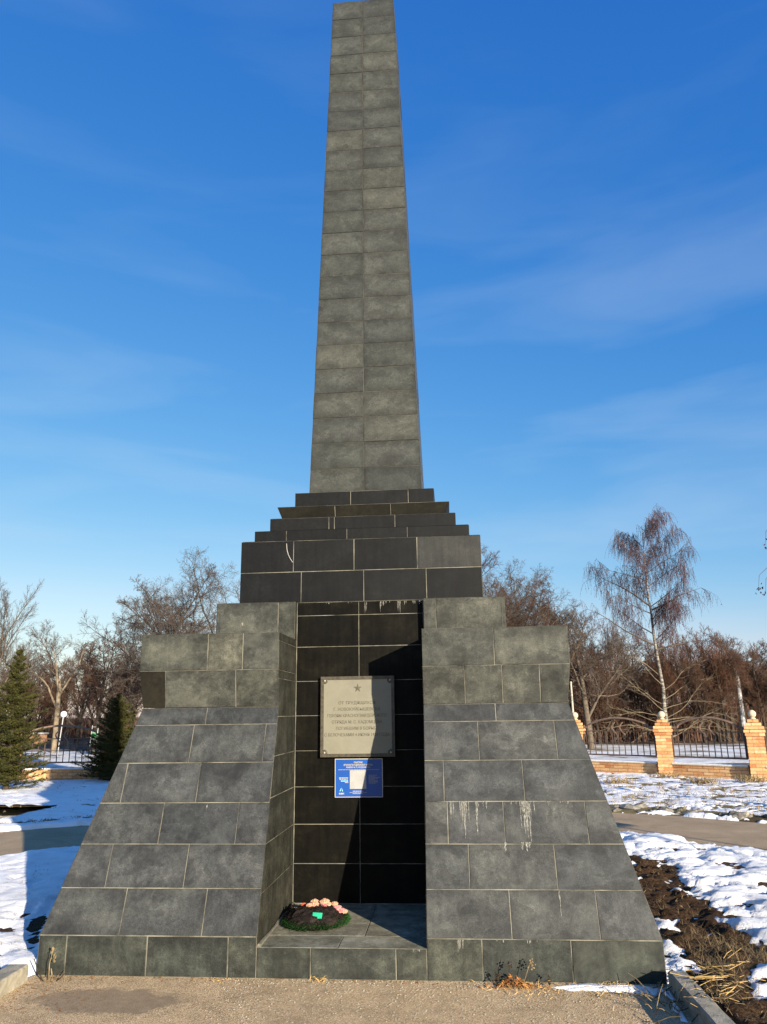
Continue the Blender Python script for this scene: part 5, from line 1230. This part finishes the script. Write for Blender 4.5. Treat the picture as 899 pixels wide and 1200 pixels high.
# dark stalks and snow in the shaded corner behind the kerb
o = empty('dry_stalks', Vector(on_z(788, 1180, .0)), 'dark dry stalks in the shaded corner inside the right kerb', 'dry stalks'); base = Vector(o.location)
for i in range(46):
    x, y = rr_.uniform(760, 812), rr_.uniform(1156, 1200); q = pb(x, y, .01)
    if q.x > 1.95: continue
    d = Vector((rr_.gauss(0, .7), rr_.gauss(0, .7), rr_.uniform(.1, .9))).normalized()*rr_.uniform(.05, .17); m = q+d*.6+Vector((0, 0, .01)); stalk([q-base, m-base, q+d-base], [.0026, .002, .0012], rr_.choice(('straw_dull', 'weed_dark', 'straw_dull')), 'stalk', o)
def snow_patch(pts, label, h=.02):
    c = sum((Vector(p) for p in pts), Vector())/len(pts); ring = []
    m = 5
    for i in range(len(pts)):
        a, b = Vector(pts[i]), Vector(pts[(i+1) % len(pts)])
        for k in range(m): q = a.lerp(b, k/m); ring.append(q+Vector((rr_.gauss(0, .012), rr_.gauss(0, .006), 0)))
    n = len(ring); vs = [(p.x, p.y, .0005) for p in ring]
    for s, hz_ in ((.9, .45), (.7, .8), (.4, 1)):
        vs += [tuple(Vector((c.x+(p.x-c.x)*s, c.y+(p.y-c.y)*s, h*hz_*rr_.uniform(.7, 1.15)))) for p in ring]
    vs.append((c.x, c.y, h)); fs = []
    for l in range(3):
        for i in range(n): j = (i+1) % n; fs.append((l*n+i, l*n+j, l*n+n+j, l*n+n+i))
    fs += [(3*n+i, 3*n+(i+1) % n, 4*n) for i in range(n)]
    m_ = MB(); m_.add(vs, fs); tag(m_.build('snow_patch', M['snow'], None, None, True), label, 'snow patch')
snow_patch([pb(x, y, .0) for x, y in ((645, 1157), (680, 1152.5), (700, 1156), (752, 1156), (778, 1160), (768, 1166), (740, 1163), (700, 1161.5), (668, 1161))], 'thin snow strip along the foot of the right plinth', .016)
snow_patch([pb(x, y, .0) for x, y in ((774, 1160), (783, 1160), (796, 1180), (803, 1198), (795, 1190), (786, 1176))], 'shaded snow sliver lying inside the right kerb', .015)
# leaf heap and weeds at the foot of the right plinth
q = Vector(on_z(602, 1156, 0)); o = empty('leaf_heap', q, 'small heap of orange dead leaves against the right plinth', 'leaf heap'); mb = MB(); mg = MB()
for _ in range(240):
    x = rr_.gauss(.01, .075); h = max(.004, .055*math.exp(-(x/.07)**2)); p = Vector((x, rr_.uniform(-.05, .03), rr_.uniform(0, h))); a = rr_.uniform(0, 6.28); s = rr_.uniform(.007, .016)
    u = Vector((math.cos(a), math.sin(a), rr_.uniform(-.7, .7))).normalized()*s; v_ = u.cross(Vector((rr_.gauss(0, .5), rr_.gauss(0, .5), 1))).normalized()*s*.6; mb.add([p-u, p+v_, p+u+Vector((0, 0, s*.3)), p-v_], [(0, 1, 2, 3)])
x = mb.build('leaves', M['dead_leaf'], o); x['kind'] = 'stuff'
tuft(mg, rr_, (0, -.01, 0), 130, .06, .26, .0013, .8); x = mg.build('dry_blades', M['straw'], o); x['kind'] = 'stuff'
for dx, h, mt in ((-.035, .145, 'weed_dark'), (.09, .15, 'straw_dull'), (-.10, .08, 'weed_dark'), (.22, .07, 'weed_dark')):
    m_ = MB(); top = Vector((dx+rr_.uniform(-.01, .03), 0, h)); m_.tube([(dx*.6, 0, 0), (dx, 0, h*.6), top], [.002, .0018, .001], 4)
    for k in range(16): c = top+Vector((rr_.gauss(0, .009), rr_.gauss(0, .006), -rr_.uniform(0, .055))); m_.ball(c, rr_.uniform(.003, .006), 5, 3)
    m_.build('seed_stalk', M[mt], o)
for x0, y0, n, h, w, lab in ((375, 1147, 40, .05, .09, 'tiny straw tuft at the foot of the niche step'), (255, 1145, 60, .025, .16, 'flat brown grass tuft at the foot of the left plinth'), (705, 1160, 80, .06, .30, 'dry grass clump mixed with snow at the right plinth corner'), (735, 1158, 60, .06, .2, 'second dry grass clump nearer the right kerb'), (645, 1158, 50, .045, .2, 'straw tuft between the leaf heap and the snow strip')):
    q = on_z(x0, y0, 0); mb = MB(); tuft(mb, rr_, (0, 0, 0), n, h, w, .0014, .5); tag(mb.build('grass_tuft', M['straw'], None, (q[0], min(q[1], -.012), 0)), lab, 'grass tuft', None, 'stuff' if w > .1 else None)
# weed at the left corner of the plinth
q = Vector(on_z(58, 1150, 0)); o = empty('dry_weed', q, 'dry weed with drooping head at the left plinth corner', 'weed')
q2 = lambda x, y: Vector(on_y(x, y, q.y))-q
stalk([q2(57, 1148), q2(58, 1130), q2(61, 1118), q2(64, 1111)], [.003, .0026, .002, .0015], 'straw_dull', 'stem', o)
m_ = MB()
for k in range(22): c = q2(rr_.uniform(60, 66), rr_.uniform(1111, 1127)); m_.ball(c, rr_.uniform(.002, .0055), 5, 4, (.7, .7, 2.0))
m_.build('seed_head', M['straw_dull'], o)
stalk([q2(50, 1150), q2(45, 1138), q2(40, 1124)], [.005, .004, .003], 'weed_dark', 'stem', o); stalk([q2(66, 1150), q2(72, 1145), q2(79, 1137)], [.004, .003, .002], 'weed_dark', 'stem', o)
stalk([q2(57, 1148), q2(61, 1142), q2(60, 1135)], [.004, .004, .003], 'straw_dull', 'stem', o)
mb = MB(); tuft(mb, rr_, (0, 0, 0), 40, .05, .12, .0015, .4); x = mb.build('basal_leaves', M['straw_dull'], o); x['kind'] = 'stuff'
# leaf litter and pebbles along the wall foot
mb, mg = MB(), MB()
for _ in range(260):
    if rr_.random() < .55: x = rr_.uniform(-1.95, 1.95); y = -abs(rr_.gauss(0, .035))-.006
    else: x = rr_.uniform(-1.95, -1.4); y = rr_.uniform(-.6, 0)
    a = rr_.uniform(0, 6.28); s = rr_.uniform(.004, .012); p = Vector((x, y, .004)); u = Vector((math.cos(a), math.sin(a), rr_.uniform(-.1, .3)))*s; v_ = Vector((-math.sin(a), math.cos(a), .1))*s*.6; mb.add([p-u, p+v_, p+u, p-v_], [(0, 1, 2, 3)])
tag(mb.build('leaf_litter', M['dead_leaf']), 'small brown leaf bits along the foot of the monument', 'leaf litter', None, 'stuff')
for _ in range(1600):
    x = rr_.uniform(-.7, 1.95); y = -rr_.random()**2*1.2-.01; mg.ball((x, y, .001), rr_.uniform(.002, .006), 5, 3, (1, 1, .7))
tag(mg.build('pebbles', M['kerb']), 'fine loose gravel grains on the tan plaza', 'gravel', None, 'stuff')
print('TRIS', sum(len(o.data.loops)-2*len(o.data.polygons) for o in bpy.data.objects if o.type == 'MESH'), 'OBJ', len(bpy.data.objects))
